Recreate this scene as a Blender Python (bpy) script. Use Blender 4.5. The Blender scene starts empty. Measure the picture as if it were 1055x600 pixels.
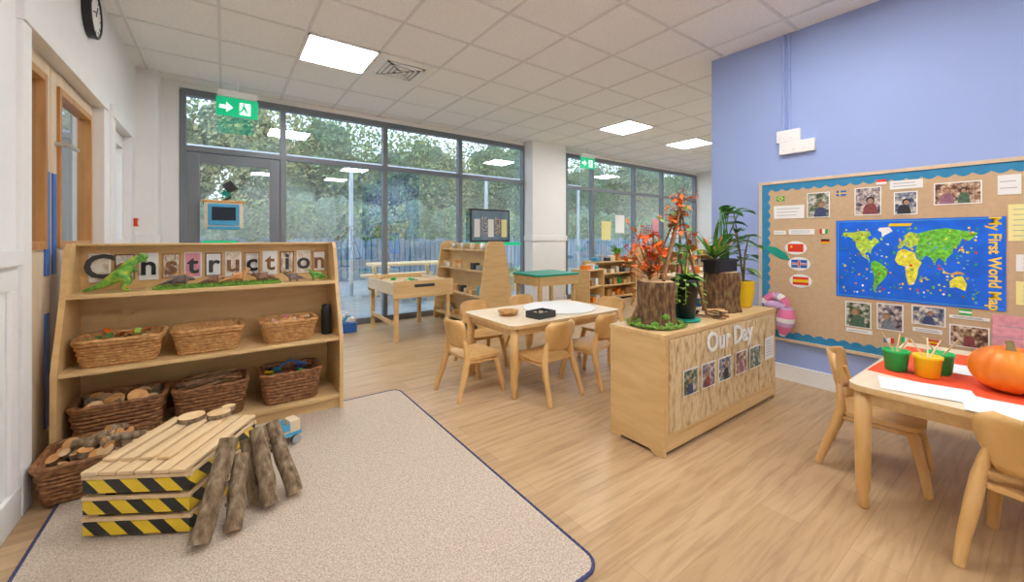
import bpy, bmesh, math, random
from mathutils import Vector, Matrix, Euler
from mathutils import noise as mnoise
random.seed(7)
R=random.random
def U(a,b): return a+(b-a)*R()
scene=bpy.context.scene
scene.view_settings.view_transform='Standard'

# ---------------------------------------------------------------- materials
def newmat(name):
    m=bpy.data.materials.new(name); m.use_nodes=True
    nt=m.node_tree; b=nt.nodes['Principled BSDF']
    return m,nt,b
def N(nt,t,**k):
    n=nt.nodes.new(t)
    for a,v in k.items(): setattr(n,a,v)
    return n
def c4(c): return (c[0],c[1],c[2],1)
def ramp(nt,stops,interp='LINEAR'):
    r=nt.nodes.new('ShaderNodeValToRGB'); r.color_ramp.interpolation=interp
    e=r.color_ramp.elements
    while len(e)<len(stops): e.new(0.5)
    for i,(p,c) in enumerate(stops): e[i].position=p; e[i].color=c4(c)
    return r
def M_plain(name,col,rough=.55,var=.06,scale=6,bump=0,metal=0,spec=.4):
    m,nt,b=newmat(name); L=nt.links.new
    tc=N(nt,'ShaderNodeTexCoord'); no=N(nt,'ShaderNodeTexNoise'); no.inputs['Scale'].default_value=scale; no.inputs['Detail'].default_value=4
    L(tc.outputs['Object'],no.inputs['Vector'])
    lo=tuple(max(0,x*(1-var)) for x in col); hi=tuple(min(1,x*(1+var)) for x in col)
    r=ramp(nt,[(.3,lo),(.7,hi)]); L(no.outputs['Fac'],r.inputs['Fac']); L(r.outputs['Color'],b.inputs['Base Color'])
    b.inputs['Roughness'].default_value=rough; b.inputs['Metallic'].default_value=metal
    b.inputs['Specular IOR Level'].default_value=spec
    if bump:
        bp=N(nt,'ShaderNodeBump'); bp.inputs['Strength'].default_value=bump; bp.inputs['Distance'].default_value=.01
        L(no.outputs['Fac'],bp.inputs['Height']); L(bp.outputs['Normal'],b.inputs['Normal'])
    return m
def M_ramp(name,stops,scale=10,axis=(1,1,1),rough=.7,bump=.3,detail=6,interp='LINEAR',dist=.01,distort=0):
    m,nt,b=newmat(name); L=nt.links.new
    tc=N(nt,'ShaderNodeTexCoord'); mp=N(nt,'ShaderNodeMapping'); mp.inputs['Scale'].default_value=axis
    no=N(nt,'ShaderNodeTexNoise'); no.inputs['Scale'].default_value=scale; no.inputs['Detail'].default_value=detail; no.inputs['Distortion'].default_value=distort
    L(tc.outputs['Object'],mp.inputs['Vector']); L(mp.outputs['Vector'],no.inputs['Vector'])
    r=ramp(nt,stops,interp); L(no.outputs['Fac'],r.inputs['Fac']); L(r.outputs['Color'],b.inputs['Base Color'])
    b.inputs['Roughness'].default_value=rough
    if bump:
        bp=N(nt,'ShaderNodeBump'); bp.inputs['Strength'].default_value=bump; bp.inputs['Distance'].default_value=dist
        L(no.outputs['Fac'],bp.inputs['Height']); L(bp.outputs['Normal'],b.inputs['Normal'])
    return m
def M_wood(name,c1,c2,axis=(1,10,10),scale=3,rough=.4,bump=.05):
    return M_ramp(name,[(.3,c1),(.7,c2)],scale,axis,rough,bump,6,'LINEAR',.005,.6)
def M_emit(name,col,s):
    m,nt,b=newmat(name); b.inputs['Base Color'].default_value=c4(col)
    b.inputs['Emission Color'].default_value=c4(col); b.inputs['Emission Strength'].default_value=s
    return m
def M_floor():
    m,nt,b=newmat('vinyl_plank'); L=nt.links.new
    tc=N(nt,'ShaderNodeTexCoord'); br=N(nt,'ShaderNodeTexBrick')
    br.offset=.37; br.inputs['Scale'].default_value=1; br.inputs['Brick Width'].default_value=1.2; br.inputs['Row Height'].default_value=.16
    br.inputs['Mortar Size'].default_value=.0016; br.inputs['Mortar Smooth'].default_value=.5
    br.inputs['Color1'].default_value=c4((.50,.33,.175)); br.inputs['Color2'].default_value=c4((.58,.40,.225)); br.inputs['Mortar'].default_value=c4((.41,.265,.145))
    L(tc.outputs['Object'],br.inputs['Vector'])
    mp=N(nt,'ShaderNodeMapping'); mp.inputs['Scale'].default_value=(1.2,14,1)
    no=N(nt,'ShaderNodeTexNoise'); no.inputs['Scale'].default_value=2.2; no.inputs['Detail'].default_value=7; no.inputs['Distortion'].default_value=.8
    L(tc.outputs['Object'],mp.inputs['Vector']); L(mp.outputs['Vector'],no.inputs['Vector'])
    r=ramp(nt,[(.3,(.76,.72,.68)),(.55,(1,1,1)),(.75,(1.06,1.06,1.08))]); L(no.outputs['Fac'],r.inputs['Fac'])
    mx=N(nt,'ShaderNodeMix'); mx.data_type='RGBA'; mx.blend_type='MULTIPLY'; mx.inputs['Factor'].default_value=1
    L(br.outputs['Color'],mx.inputs['A']); L(r.outputs['Color'],mx.inputs['B']); L(mx.outputs['Result'],b.inputs['Base Color'])
    b.inputs['Roughness'].default_value=.34; b.inputs['Specular IOR Level'].default_value=.45
    return m
def M_hazard():
    m,nt,b=newmat('hazard_tape'); L=nt.links.new
    tc=N(nt,'ShaderNodeTexCoord'); sp=N(nt,'ShaderNodeSeparateXYZ'); L(tc.outputs['Object'],sp.inputs[0])
    a=N(nt,'ShaderNodeMath',operation='ADD'); L(sp.outputs[0],a.inputs[0]); L(sp.outputs[1],a.inputs[1])
    a2=N(nt,'ShaderNodeMath',operation='ADD'); L(a.outputs[0],a2.inputs[0]); L(sp.outputs[2],a2.inputs[1])
    mu=N(nt,'ShaderNodeMath',operation='MULTIPLY'); mu.inputs[1].default_value=8; L(a2.outputs[0],mu.inputs[0])
    fr=N(nt,'ShaderNodeMath',operation='FRACT'); L(mu.outputs[0],fr.inputs[0])
    r=ramp(nt,[(0,(.02,.02,.02)),(.48,(.85,.6,.03))],'CONSTANT'); L(fr.outputs[0],r.inputs['Fac']); L(r.outputs['Color'],b.inputs['Base Color'])
    b.inputs['Roughness'].default_value=.4
    return m
def M_glass():
    m=bpy.data.materials.new('window_glass'); m.use_nodes=True; nt=m.node_tree; nt.nodes.clear(); L=nt.links.new
    o=N(nt,'ShaderNodeOutputMaterial'); t=N(nt,'ShaderNodeBsdfTransparent'); t.inputs['Color'].default_value=(.80,.90,.98,1)
    g=N(nt,'ShaderNodeBsdfGlossy'); g.inputs['Roughness'].default_value=.01; g.inputs['Color'].default_value=(.85,.93,1,1)
    f=N(nt,'ShaderNodeLayerWeight'); f.inputs['Blend'].default_value=.5
    p=N(nt,'ShaderNodeMath',operation='POWER'); p.inputs[1].default_value=3.0; L(f.outputs['Facing'],p.inputs[0])
    a=N(nt,'ShaderNodeMath',operation='MULTIPLY_ADD'); a.inputs[1].default_value=.65; a.inputs[2].default_value=.30; L(p.outputs[0],a.inputs[0])
    mx=N(nt,'ShaderNodeMixShader'); L(a.outputs[0],mx.inputs[0]); L(t.outputs[0],mx.inputs[1]); L(g.outputs[0],mx.inputs[2]); L(mx.outputs[0],o.inputs[0])
    return m

WHITE=M_plain('white_paint',(.87,.87,.865),.5,.01)
BLUEW=M_plain('blue_wall_paint',(.335,.43,.755),.6,.012,2)
CEIL=M_ramp('ceiling_tile',[(.35,(.87,.87,.87)),(.6,(.93,.93,.925))],60,bump=.1,rough=.9)
GRIDM=M_plain('grid_metal',(.77,.77,.77),.5,.01)
FLOOR=M_floor()
CARPET=M_ramp('carpet_loop',[(.3,(.42,.33,.25)),(.5,(.58,.48,.385)),(.72,(.74,.64,.53))],150,bump=.6,rough=.95,detail=3)
NAVY=M_plain('navy_stitch',(.05,.06,.16),.8,.3,60)
BEECH=M_wood('beech_ply',(.67,.43,.18),(.77,.53,.25),(1.5,1.5,9),2.2)
BEECHX=M_wood('beech_board',(.67,.44,.19),(.79,.56,.28),(1,12,12),2.2)
BIRCH=M_wood('birch_top',(.78,.62,.42),(.86,.72,.53),(1,9,9),2)
CHAIRW=M_wood('chair_beech',(.67,.39,.13),(.80,.50,.21),(3,3,1),4,.33)
DOORW=M_wood('door_veneer',(.66,.50,.33),(.74,.60,.43),(9,9,1),2)
OAK=M_wood('oak_trim',(.42,.18,.045),(.55,.26,.08),(9,9,1),3)
PINE=M_wood('pine_slat',(.74,.52,.28),(.86,.66,.40),(10,1,10),3)
ALU=M_plain('grey_aluminium',(.20,.22,.25),.4,.03,metal=.2)
STEEL=M_plain('steel',(.6,.6,.6),.3,.02,metal=.9)
GLASS=M_glass()
BLACK=M_plain('black_plastic',(.015,.015,.017),.35,.1)
DARK=M_plain('dark_grey',(.05,.055,.06),.5,.1)
GREYM=M_plain('mid_grey',(.35,.36,.38),.5,.1)
WICK=M_ramp('wicker',[(.3,(.38,.17,.05)),(.5,(.56,.29,.10)),(.7,(.70,.41,.17))],45,rough=.6)
WICKD=M_ramp('dark_wicker',[(.3,(.14,.055,.02)),(.5,(.28,.12,.045)),(.7,(.42,.20,.075))],45,rough=.6)
BARK=M_ramp('bark',[(.3,(.10,.065,.035)),(.5,(.25,.17,.10)),(.68,(.38,.31,.20))],14,(3,3,1),bump=1,rough=.9)
BARKM=M_ramp('mossy_bark',[(.3,(.06,.035,.02)),(.5,(.18,.095,.045)),(.62,(.28,.17,.08)),(.75,(.17,.22,.05))],18,(3,3,1),bump=1,rough=.9)
CUT=M_ramp('cut_wood',[(.3,(.60,.37,.17)),(.6,(.78,.56,.31))],16,bump=.1)
CUTO=M_ramp('orange_cut_wood',[(.3,(.6,.25,.07)),(.6,(.78,.44,.17))],16,bump=.1)
BARKP=M_ramp('bark_sheet',[(.28,(.36,.21,.09)),(.42,(.60,.42,.21)),(.55,(.78,.62,.38)),(.75,(.55,.40,.21))],7,(5,5,1.6),bump=.6,rough=.85)
KRAFT=M_plain('kraft_paper',(.58,.41,.25),.8,.05,30)
BORD=M_plain('blue_border',(.03,.24,.46),.6,.08,20)
MAPB=M_plain('map_blue',(.008,.14,.78),.35,.15,9)
HAZ=M_hazard()
PAPER=M_plain('white_paper',(.85,.85,.84),.7,.01)
YPAP=M_plain('yellow_paper',(.85,.78,.35),.7,.02)
PPAP=M_plain('pink_paper',(.80,.35,.42),.7,.15,30)
RED=M_plain('red_plastic',(.75,.05,.02),.45,.05)
ORRED=M_plain('orange_red_cloth',(.85,.10,.03),.7,.05)
YEL=M_plain('yellow_glaze',(.88,.60,.02),.3,.05)
GRN=M_plain('green_plastic',(.02,.45,.10),.35,.08)
TEAL=M_plain('teal_green',(.01,.34,.24),.4,.05)
BLU=M_plain('blue_plastic',(.03,.14,.5),.35,.05)
LBLU=M_plain('light_blue_plastic',(.08,.40,.68),.35,.05)
PINK=M_plain('pink_felt',(.80,.20,.40),.8,.05)
LILAC=M_plain('lilac_felt',(.62,.42,.66),.8,.05)
ORANGE=M_ramp('pumpkin_skin',[(.3,(.80,.18,.01)),(.7,(.92,.29,.01))],8,bump=.05,rough=.4)
STEMG=M_plain('stem_brown',(.25,.20,.08),.8,.2)
LEAF=M_ramp('leaf_green',[(.3,(.02,.12,.015)),(.7,(.10,.34,.05))],14,bump=.1,rough=.4)
LEAFL=M_ramp('leaf_light',[(.3,(.12,.34,.04)),(.7,(.38,.60,.10))],14,bump=.1,rough=.5)
LEAFO=M_ramp('leaf_orange',[(.3,(.80,.08,.01)),(.7,(.95,.24,.02))],14,bump=.1,rough=.5)
MOSS=M_ramp('moss',[(.3,(.06,.16,.02)),(.7,(.26,.46,.06))],60,bump=1,rough=.95)
TWIG=M_plain('twig',(.26,.13,.06),.8,.3,40)
SOIL=M_plain('soil',(.04,.025,.015),.95,.4,60,bump=.5)
TREX=M_ramp('trex_green',[(.35,(.04,.22,.03)),(.55,(.20,.48,.05)),(.7,(.70,.55,.05))],30,bump=.3,rough=.4)
DINB=M_ramp('dino_brown',[(.3,(.22,.10,.06)),(.7,(.48,.26,.16))],25,bump=.3,rough=.5)
DING=M_ramp('dino_grey',[(.3,(.13,.09,.09)),(.7,(.30,.22,.20))],25,bump=.3,rough=.5)
DINO=M_ramp('dino_orange',[(.3,(.6,.25,.08)),(.7,(.8,.45,.18))],25,bump=.3,rough=.5)
GSIGN=M_emit('exit_green',(.0,.50,.22),.5)
WSIGN=M_emit('exit_white',(.85,1,.9),.9)
PANEL=M_emit('light_diffuser',(1,.995,.985),26)
SKIN=M_plain('photo_skin',(.42,.24,.16),.5,.1)
SCREEN=M_plain('screen',(.01,.02,.04),.1,.1)
PH=[M_ramp('photo_a',[(.38,(.03,.05,.03)),(.47,(.14,.2,.10)),(.56,(.35,.32,.26)),(.64,(.6,.6,.58))],38,bump=0,rough=.3),
    M_ramp('photo_b',[(.38,(.04,.04,.06)),(.47,(.25,.20,.24)),(.56,(.45,.36,.33)),(.64,(.7,.65,.6))],38,bump=0,rough=.3),
    M_ramp('photo_c',[(.38,(.03,.05,.13)),(.47,(.18,.22,.30)),(.56,(.42,.38,.34)),(.64,(.75,.72,.66))],38,bump=0,rough=.3),
    M_ramp('photo_d',[(.38,(.08,.03,.02)),(.47,(.30,.17,.10)),(.56,(.5,.36,.25)),(.64,(.75,.62,.5))],38,bump=0,rough=.3)]
CLO=[M_plain('photo_cloth_%d'%i,c,.5,.3,60) for i,c in enumerate([(.05,.07,.16),(.25,.06,.06),(.03,.03,.04),(.30,.14,.20),(.07,.14,.09),(.20,.22,.26)])]
GROUND=M_ramp('outdoor_paving',[(.3,(.20,.24,.27)),(.7,(.30,.35,.38))],3,bump=.1)
BANK=M_ramp('bank_wall',[(.3,(.17,.22,.22)),(.7,(.26,.31,.30))],3,bump=.1)
TREE=M_ramp('foliage_hazy',[(.3,(.10,.20,.08)),(.5,(.22,.34,.14)),(.7,(.40,.48,.25))],.9,bump=0,rough=.8)  # greens paled: atmospheric haze is put into the leaf colour
TREE2=M_ramp('foliage_autumn_hazy',[(.3,(.24,.28,.11)),(.5,(.40,.41,.18)),(.7,(.55,.54,.33))],.9,bump=0,rough=.8)  # autumn tones, lightened for painted haze too
HEDGE=M_ramp('hedge_leaves',[(.35,(.03,.08,.05)),(.5,(.10,.18,.12)),(.65,(.22,.30,.20))],9,bump=1,rough=.8,dist=.1)
FENCE=M_wood('fence_panel',(.10,.17,.24),(.20,.29,.37),(6,6,1),2)
CARG=M_plain('painted_post',(.5,.55,.6),.2,.02,metal=.3)

# ---------------------------------------------------------------- builder
class B:
    def __init__(s,name,loc=(0,0,0),rz=0):
        s.name=name; s.loc=loc; s.rz=rz; s.V=[]; s.F=[]; s.MI=[]; s.SM=[]; s.mats=[]
    def mi(s,m):
        if m not in s.mats: s.mats.append(m)
        return s.mats.index(m)
    def raw(s,V,F,mat,M=None,smooth=False):
        b=len(s.V); k=s.mi(mat)
        for v in V:
            v=Vector(v); s.V.append(tuple(M@v if M is not None else v))
        for f in F:
            s.F.append([b+i for i in f]); s.MI.append(k); s.SM.append(smooth)
        return s
    def take(s,bm,mat,M=None,smooth=False):
        bm.verts.index_update()
        s.raw([v.co.copy() for v in bm.verts],[[v.index for v in f.verts] for f in bm.faces],mat,M,smooth); bm.free()
    def box(s,c,size,mat,rot=(0,0,0),bev=0,seg=2):
        bm=bmesh.new(); bmesh.ops.create_cube(bm,size=1)
        for v in bm.verts: v.co=Vector((v.co.x*size[0],v.co.y*size[1],v.co.z*size[2]))
        if bev: bmesh.ops.bevel(bm,geom=list(bm.edges),offset=min(bev,min(size)*.45),segments=seg,affect='EDGES',profile=.7)
        s.take(bm,mat,Matrix.Translation(c)@Euler(rot).to_matrix().to_4x4()); return s
    def b2(s,a,b,mat,bev=0):
        return s.box([(a[i]+b[i])/2 for i in range(3)],[abs(b[i]-a[i]) for i in range(3)],mat,bev=bev)
    def paneY(s,x0,x1,z0,z1,y,mat): return s.raw([(x0,y,z0),(x1,y,z0),(x1,y,z1),(x0,y,z1)],[[0,1,2,3]],mat)
    def paneX(s,y0,y1,z0,z1,x,mat): return s.raw([(x,y0,z0),(x,y1,z0),(x,y1,z1),(x,y0,z1)],[[0,1,2,3]],mat)
    def tube(s,pts,rad,mat,seg=8,closed=False,cap=None,smooth=True):
        pts=[Vector(p) for p in pts]; n=len(pts)
        if not hasattr(rad,'__len__'): rad=[rad]*n
        V=[];F=[]; up=None
        for i,p in enumerate(pts):
            if closed: t=pts[(i+1)%n]-pts[i-1]
            else: t=pts[min(i+1,n-1)]-pts[max(i-1,0)]
            if t.length<1e-9: t=Vector((0,0,1))
            t.normalize()
            if up is None:
                up=Vector((0,0,1)) if abs(t.z)<.9 else Vector((1,0,0))
            x=up-t*up.dot(t)
            if x.length<1e-6: x=t.orthogonal()
            x.normalize(); up=x; y=t.cross(x)
            for k in range(seg):
                a=2*math.pi*k/seg; V.append(p+(x*math.cos(a)+y*math.sin(a))*rad[i])
        m=n if closed else n-1
        for i in range(m):
            for k in range(seg):
                j=(i+1)%n; F.append([i*seg+k,i*seg+(k+1)%seg,j*seg+(k+1)%seg,j*seg+k])
        s.raw(V,F,mat,None,smooth)
        if not closed:
            cm=cap or mat
            s.raw(V[:seg],[list(range(seg))[::-1]],cm); s.raw(V[-seg:],[list(range(seg))],cm)
        return s
    def cyl(s,p0,p1,r0,mat,r1=None,seg=20,cap=None): return s.tube([p0,p1],[r0,r0 if r1 is None else r1],mat,seg,cap=cap)
    def lathe(s,prof,c,mat,seg=28,fn=None):
        V=[];F=[];n=len(prof)
        for i,(r,z) in enumerate(prof):
            for k in range(seg):
                a=2*math.pi*k/seg; rr=r*(fn(a,z) if fn else 1); V.append((c[0]+rr*math.cos(a),c[1]+rr*math.sin(a),c[2]+z))
        for i in range(n-1):
            for k in range(seg): F.append([i*seg+k,i*seg+(k+1)%seg,(i+1)*seg+(k+1)%seg,(i+1)*seg+k])
        F.append(list(range(seg))[::-1]); F.append([(n-1)*seg+k for k in range(seg)])
        s.raw(V,F,mat,None,True); return s
    def sph(s,c,sc,mat,sub=2,rot=(0,0,0),jit=0):
        bm=bmesh.new(); bmesh.ops.create_icosphere(bm,subdivisions=sub,radius=1)
        if jit:
            o=Vector((U(0,50),U(0,50),0))
            for v in bm.verts: v.co*=1+jit*mnoise.noise(v.co*1.6+o)
        if not hasattr(sc,'__len__'): sc=(sc,)*3
        s.take(bm,mat,Matrix.Translation(c)@Euler(rot).to_matrix().to_4x4()@Matrix.Diagonal((*sc,1)),True); return s
    def prism(s,poly,M,t,mat,side=None):
        n=len(poly); V=[(x,y,0) for x,y in poly]+[(x,y,t) for x,y in poly]
        s.raw(V,[list(range(n))[::-1],[n+i for i in range(n)]],mat,M)
        s.raw(V,[[i,(i+1)%n,n+(i+1)%n,n+i] for i in range(n)],side or mat,M); return s
    def text(s,body,size,M,mat,ext=.002,align='CENTER',bold=0):
        cu=bpy.data.curves.new('t','FONT'); cu.body=body; cu.size=size; cu.extrude=ext; cu.align_x=align; cu.align_y='CENTER'; cu.offset=bold; cu.resolution_u=3
        o=bpy.data.objects.new('t',cu); scene.collection.objects.link(o); bpy.context.view_layer.update()
        me=o.to_mesh(); s.raw([v.co.copy() for v in me.vertices],[list(p.vertices) for p in me.polygons],mat,M); o.to_mesh_clear()
        bpy.data.objects.remove(o); bpy.data.curves.remove(cu); return s
    def skin(s,verts,edges,rad,mat,M=None,sub=2):
        me=bpy.data.meshes.new('sk'); me.from_pydata(verts,edges,[]); o=bpy.data.objects.new('sk',me); scene.collection.objects.link(o)
        o.modifiers.new('s','SKIN'); me.skin_vertices[0].data[0].use_root=True
        for i,r in enumerate(rad):
            r=r if hasattr(r,'__len__') else (r,r); me.skin_vertices[0].data[i].radius=r
        sb=o.modifiers.new('u','SUBSURF'); sb.levels=sub
        bpy.context.view_layer.update(); dg=bpy.context.evaluated_depsgraph_get(); e=o.evaluated_get(dg); m2=e.to_mesh()
        s.raw([v.co.copy() for v in m2.vertices],[list(p.vertices) for p in m2.polygons],mat,M,True); e.to_mesh_clear()
        bpy.data.objects.remove(o); bpy.data.meshes.remove(me); return s
    def leaf(s,base,d,L,w,mat,droop=.3):
        base=Vector(base); d=Vector(d).normalized(); side=d.cross(Vector((0,0,1)))
        if side.length<.05: side=Vector((1,0,0))
        side.normalize(); V=[];F=[]; prof=[.05,.7,1,.75,.02]
        for i,p in enumerate(prof):
            t=i/4; c=base+d*L*t+Vector((0,0,-droop*L*t*t)); up=side.cross(d)
            V+= [c-side*w*p*.5+up*w*.12*p, c, c+side*w*p*.5+up*w*.12*p]
        for i in range(4):
            for j in range(2): a=i*3+j; F.append([a,a+1,a+4,a+3])
        s.raw(V,F,mat,None,True); return s
    def done(s):
        me=bpy.data.meshes.new(s.name); me.from_pydata(s.V,[],s.F)
        for m in s.mats: me.materials.append(m)
        me.polygons.foreach_set('material_index',s.MI); me.polygons.foreach_set('use_smooth',s.SM); me.update()
        o=bpy.data.objects.new(s.name,me); o.location=s.loc; o.rotation_euler=(0,0,s.rz); scene.collection.objects.link(o); return o
def dup(o,loc,rz=0):
    c=bpy.data.objects.new(o.name.split('.')[0],o.data); c.location=loc; c.rotation_euler=(0,0,rz); scene.collection.objects.link(c); return c
def rrect(x0,y0,x1,y1,r,n=5):
    P=[]
    for cx,cy,a0 in ((x1-r,y1-r,0),(x0+r,y1-r,90),(x0+r,y0+r,180),(x1-r,y0+r,270)):
        for i in range(n+1):
            a=math.radians(a0+90*i/n); P.append((cx+r*math.cos(a),cy+r*math.sin(a)))
    return P
def ell(cx,cy,rx,ry,n=16): return [(cx+rx*math.cos(2*math.pi*i/n),cy+ry*math.sin(2*math.pi*i/n)) for i in range(n)]
def MW(x,y,z):   # frame on a wall facing -X
    return Matrix(((0,0,-1,x),(-1,0,0,y),(0,1,0,z),(0,0,0,1)))
def MF(x,y,z):   # frame on a face looking to -Y
    return Matrix(((1,0,0,x),(0,0,-1,y),(0,1,0,z),(0,0,0,1)))

# ---------------------------------------------------------------- room shell
H=2.92; LX=-.72; WX=3.85; WY=5.7; EX=10.2; BY=-2.6
B('floor').b2((LX-.25,BY-.1,-.1),(EX+.1,WY+.1,0),FLOOR).done()
B('ceiling').b2((LX-.25,BY-.1,H),(EX+.1,WY+.1,H+.1),CEIL).done()
g=B('trim_ceiling_grid')
x=.57-1.2
while x<EX: g.b2((x-.012,BY,H-.006),(x+.012,WY,H+.002),GRIDM); x+=.6
y=3.68-6.0
while y<WY:
    if y>BY: g.b2((LX,y-.012,H-.005),(EX,y+.012,H+.002),GRIDM)
    y+=.6
g.done()
w=B('wall_left')
w.b2((LX-.12,BY,0),(LX,2.72,H),WHITE).b2((LX-.12,2.72,2.2),(LX,4.08,H),WHITE).b2((LX-.12,4.08,0),(LX,4.42,H),WHITE)
w.b2((LX-.12,4.42,2.16),(LX,5.12,H),WHITE).b2((LX-.12,5.12,0),(LX,WY,H),WHITE); w.done()
w=B('wall_right').b2((WX,BY,0),(WX+.12,2.0,H),BLUEW); w.done()
B('wall_inner').b2((WX+.12,1.88,0),(EX,2.0,H),WHITE).done()
B('wall_far_right').b2((EX,1.88,0),(EX+.1,WY+.1,H),WHITE).done()
B('wall_back').b2((LX-.12,BY-.1,0),(WX+.12,BY,H),WHITE).done()
w=B('wall_window').b2((LX-.12,WY,0),(-.40,WY+.12,H),WHITE).b2((-.40,WY,2.86),(EX,WY+.12,H),WHITE)
w.b2((4.43,WY,0),(5.42,WY+.12,2.86),WHITE); w.done()
w=B('trim_column').b2((4.4,5.46,0),(5.2,WY,H),WHITE).b2((4.38,5.44,1.14),(5.22,5.69,1.24),WHITE,.01).b2((4.385,5.445,0),(5.215,5.69,.12),WHITE,.005); w.done()
w=B('trim_pilaster').b2((LX,5.45,0),(-.55,WY,H),WHITE).b2((LX,5.43,1.14),(-.53,5.69,1.24),WHITE,.01); w.done()
w=B('trim_dado').b2((LX,BY,1.08),(LX+.03,2.60,1.15),WHITE,.008).b2((LX,5.22,1.14),(LX+.03,5.43,1.23),WHITE,.008)
w.b2((LX,2.1,.141),(LX+.014,2.18,.979),WHITE,.004).b2((LX,2.52,.141),(LX+.014,2.60,.979),WHITE,.004).b2((LX,1.2,.98),(LX+.012,2.6,1.079),WHITE,.004); w.done()
B('baseboard_left').b2((LX,BY,0),(LX+.018,2.61,.14),WHITE,.004).done()
B('baseboard_right').b2((WX-.018,BY,0),(WX,2.0,.13),WHITE,.004).done()
B('baseboard_inner').b2((WX+.0,2.0,0),(EX,2.018,.13),WHITE,.004).done()
# left wall doors
w=B('trim_door_frame')
for a,b_ in ((2.62,4.16),(4.34,5.20)):
    w.b2((LX-.1,a+.002,0),(LX+.02,a+.1,2.14),WHITE,.004).b2((LX-.1,b_-.1,0),(LX+.02,b_-.002,2.14),WHITE,.004).b2((LX-.1,a-.004,2.14),(LX+.03,b_+.004,2.24),WHITE,.004)
w.done()
def leafdoor(name,y0,y1,wood,hand):
    d=B(name); X=LX-.06; ya=y0+.1 if hand else y0+.08; yb=y1-.08
    t=.022
    d.b2((X-t,y0,.01),(X+t,y1,1.14),wood,.003).b2((X-t,y0,2.05),(X+t,y1,2.13),wood,.003)
    d.b2((X-t,y0,1.14),(X+t,ya,2.05),wood,.003).b2((X-t,yb,1.14),(X+t,y1,2.05),wood,.003)
    fr=OAK if wood is DOORW else WHITE
    for q in ((1.14,1.18),(2.01,2.05)): d.b2((X-.03,ya,q[0]),(X+.034,yb,q[1]),fr,.003)
    for q in ((ya,ya+.035),(yb-.035,yb)): d.b2((X-.03,q[0],1.145),(X+.035,q[1],2.045),fr,.003)
    d.paneX(ya,yb,1.16,2.03,X,GLASS)
    return d,X
d,X=leafdoor('door_1',2.725,3.19,DOORW,True); d.b2((X+.022,3.10,1.0),(X+.028,3.17,1.55),BLU).b2((X+.022,3.10,.2),(X+.028,3.17,.8),BLU); d.done()
d,X=leafdoor('door_2',3.20,4.055,DOORW,True); d.b2((X+.022,3.215,1.0),(X+.028,3.27,1.55),BLU)
d.cyl((X+.02,3.27,1.72),(X+.07,3.27,1.72),.012,STEEL).tube([(X+.07,3.27,1.72),(X+.07,3.42,1.72),(X+.06,3.5,1.73)],.012,STEEL); d.done()
d,X=leafdoor('door_3',4.445,5.095,WHITE,True); d.done()
B('wall_corridor').b2((-2.4,2.2,-.1),(-2.3,5.8,H),WHITE).b2((-2.4,2.2,H),(LX-.25,5.8,H+.1),WHITE).b2((-2.4,2.1,-.1),(LX-.12,2.2,H),WHITE).b2((-2.4,5.8,-.1),(LX-.12,5.9,H),WHITE).b2((-2.3,2.2,-.1),(LX-.25,5.8,0),FLOOR).done()
# clock
c=B('wall_clock',(LX,3.72,2.66)); c.tube([(0,0,0),(.035,0,0)],.15,BLACK,40); c.tube([(.034,0,0),(.038,0,0)],.13,PAPER,40)
c.tube([(.035,.14*math.cos(a*math.pi/20),.14*math.sin(a*math.pi/20)) for a in range(40)],.012,BLACK,6,closed=True)
c.box((.041,.02,.03),(.003,.01,.08),BLACK,(-.5,0,0)).box((.042,-.03,.01),(.003,.09,.008),BLACK,(.3,0,0))
for k in range(12):
    a=k*math.pi/6; c.box((.039,.112*math.sin(a),.112*math.cos(a)),(.002,.006,.02),BLACK,(-a,0,0))
c.done()
o=B('fire_call_point',(LX,5.30,1.35)); o.box((.02,0,0),(.04,.08,.08),RED,bev=.006).box((.042,0,0),(.004,.045,.045),PAPER,bev=.001); o.done()

# windows
def window(name,xs,z1=2.84,zt=2.2,skipfirst=False):
    o=B(name); yc=WY+.04; d=.09
    x0,x1=xs[0],xs[-1]
    o.b2((x0,yc-d/2,z1-.05),(x1,yc+d/2,z1+.02),ALU).b2((x0,yc-d/2,zt-.03),(x1,yc+d/2,zt+.03),ALU)
    o.b2((xs[1] if skipfirst else x0,yc-d/2,0),(x1,yc+d/2,.08),ALU)
    for i,x in enumerate(xs): o.b2((x-.03,yc-d/2-.002,0),(x+.03,yc+d/2+.002,z1),ALU)
    for i in range(len(xs)-1):
        a,b_=xs[i]+.03,xs[i+1]-.03
        o.paneY(a,b_,zt+.03,z1-.05,yc,GLASS)
        if not(skipfirst and i==0): o.paneY(a,b_,.08,zt-.03,yc,GLASS)
    o.done()
window('window_1',[-.37,.60,1.88,3.10,4.40],skipfirst=True)
window('window_2',[5.45,6.2,7.58,8.66,10.15])
d=B('door_4'); yc=WY+.03
d.b2((-.335,yc-.03,.01),(-.22,yc+.03,2.16),ALU,.004).b2((.455,yc-.03,.01),(.565,yc+.03,2.16),ALU,.004)
d.b2((-.22,yc-.03,2.05),(.455,yc+.03,2.16),ALU,.004).b2((-.22,yc-.03,.01),(.455,yc+.03,.2),ALU,.004).b2((-.22,yc-.03,1.02),(.455,yc+.03,1.08),ALU)
d.paneY(-.22,.455,.2,2.05,yc,GLASS); d.cyl((-.3,yc-.07,1.05),(.53,yc-.07,1.05),.015,STEEL).b2((-.32,yc-.1,.98),(-.26,yc-.03,1.12),DARK).b2((.48,yc-.1,.98),(.54,yc-.03,1.12),DARK)
d.b2((-.2,yc-.036,1.12),(.12,yc-.03,1.165),GSIGN); d.done()
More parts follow.
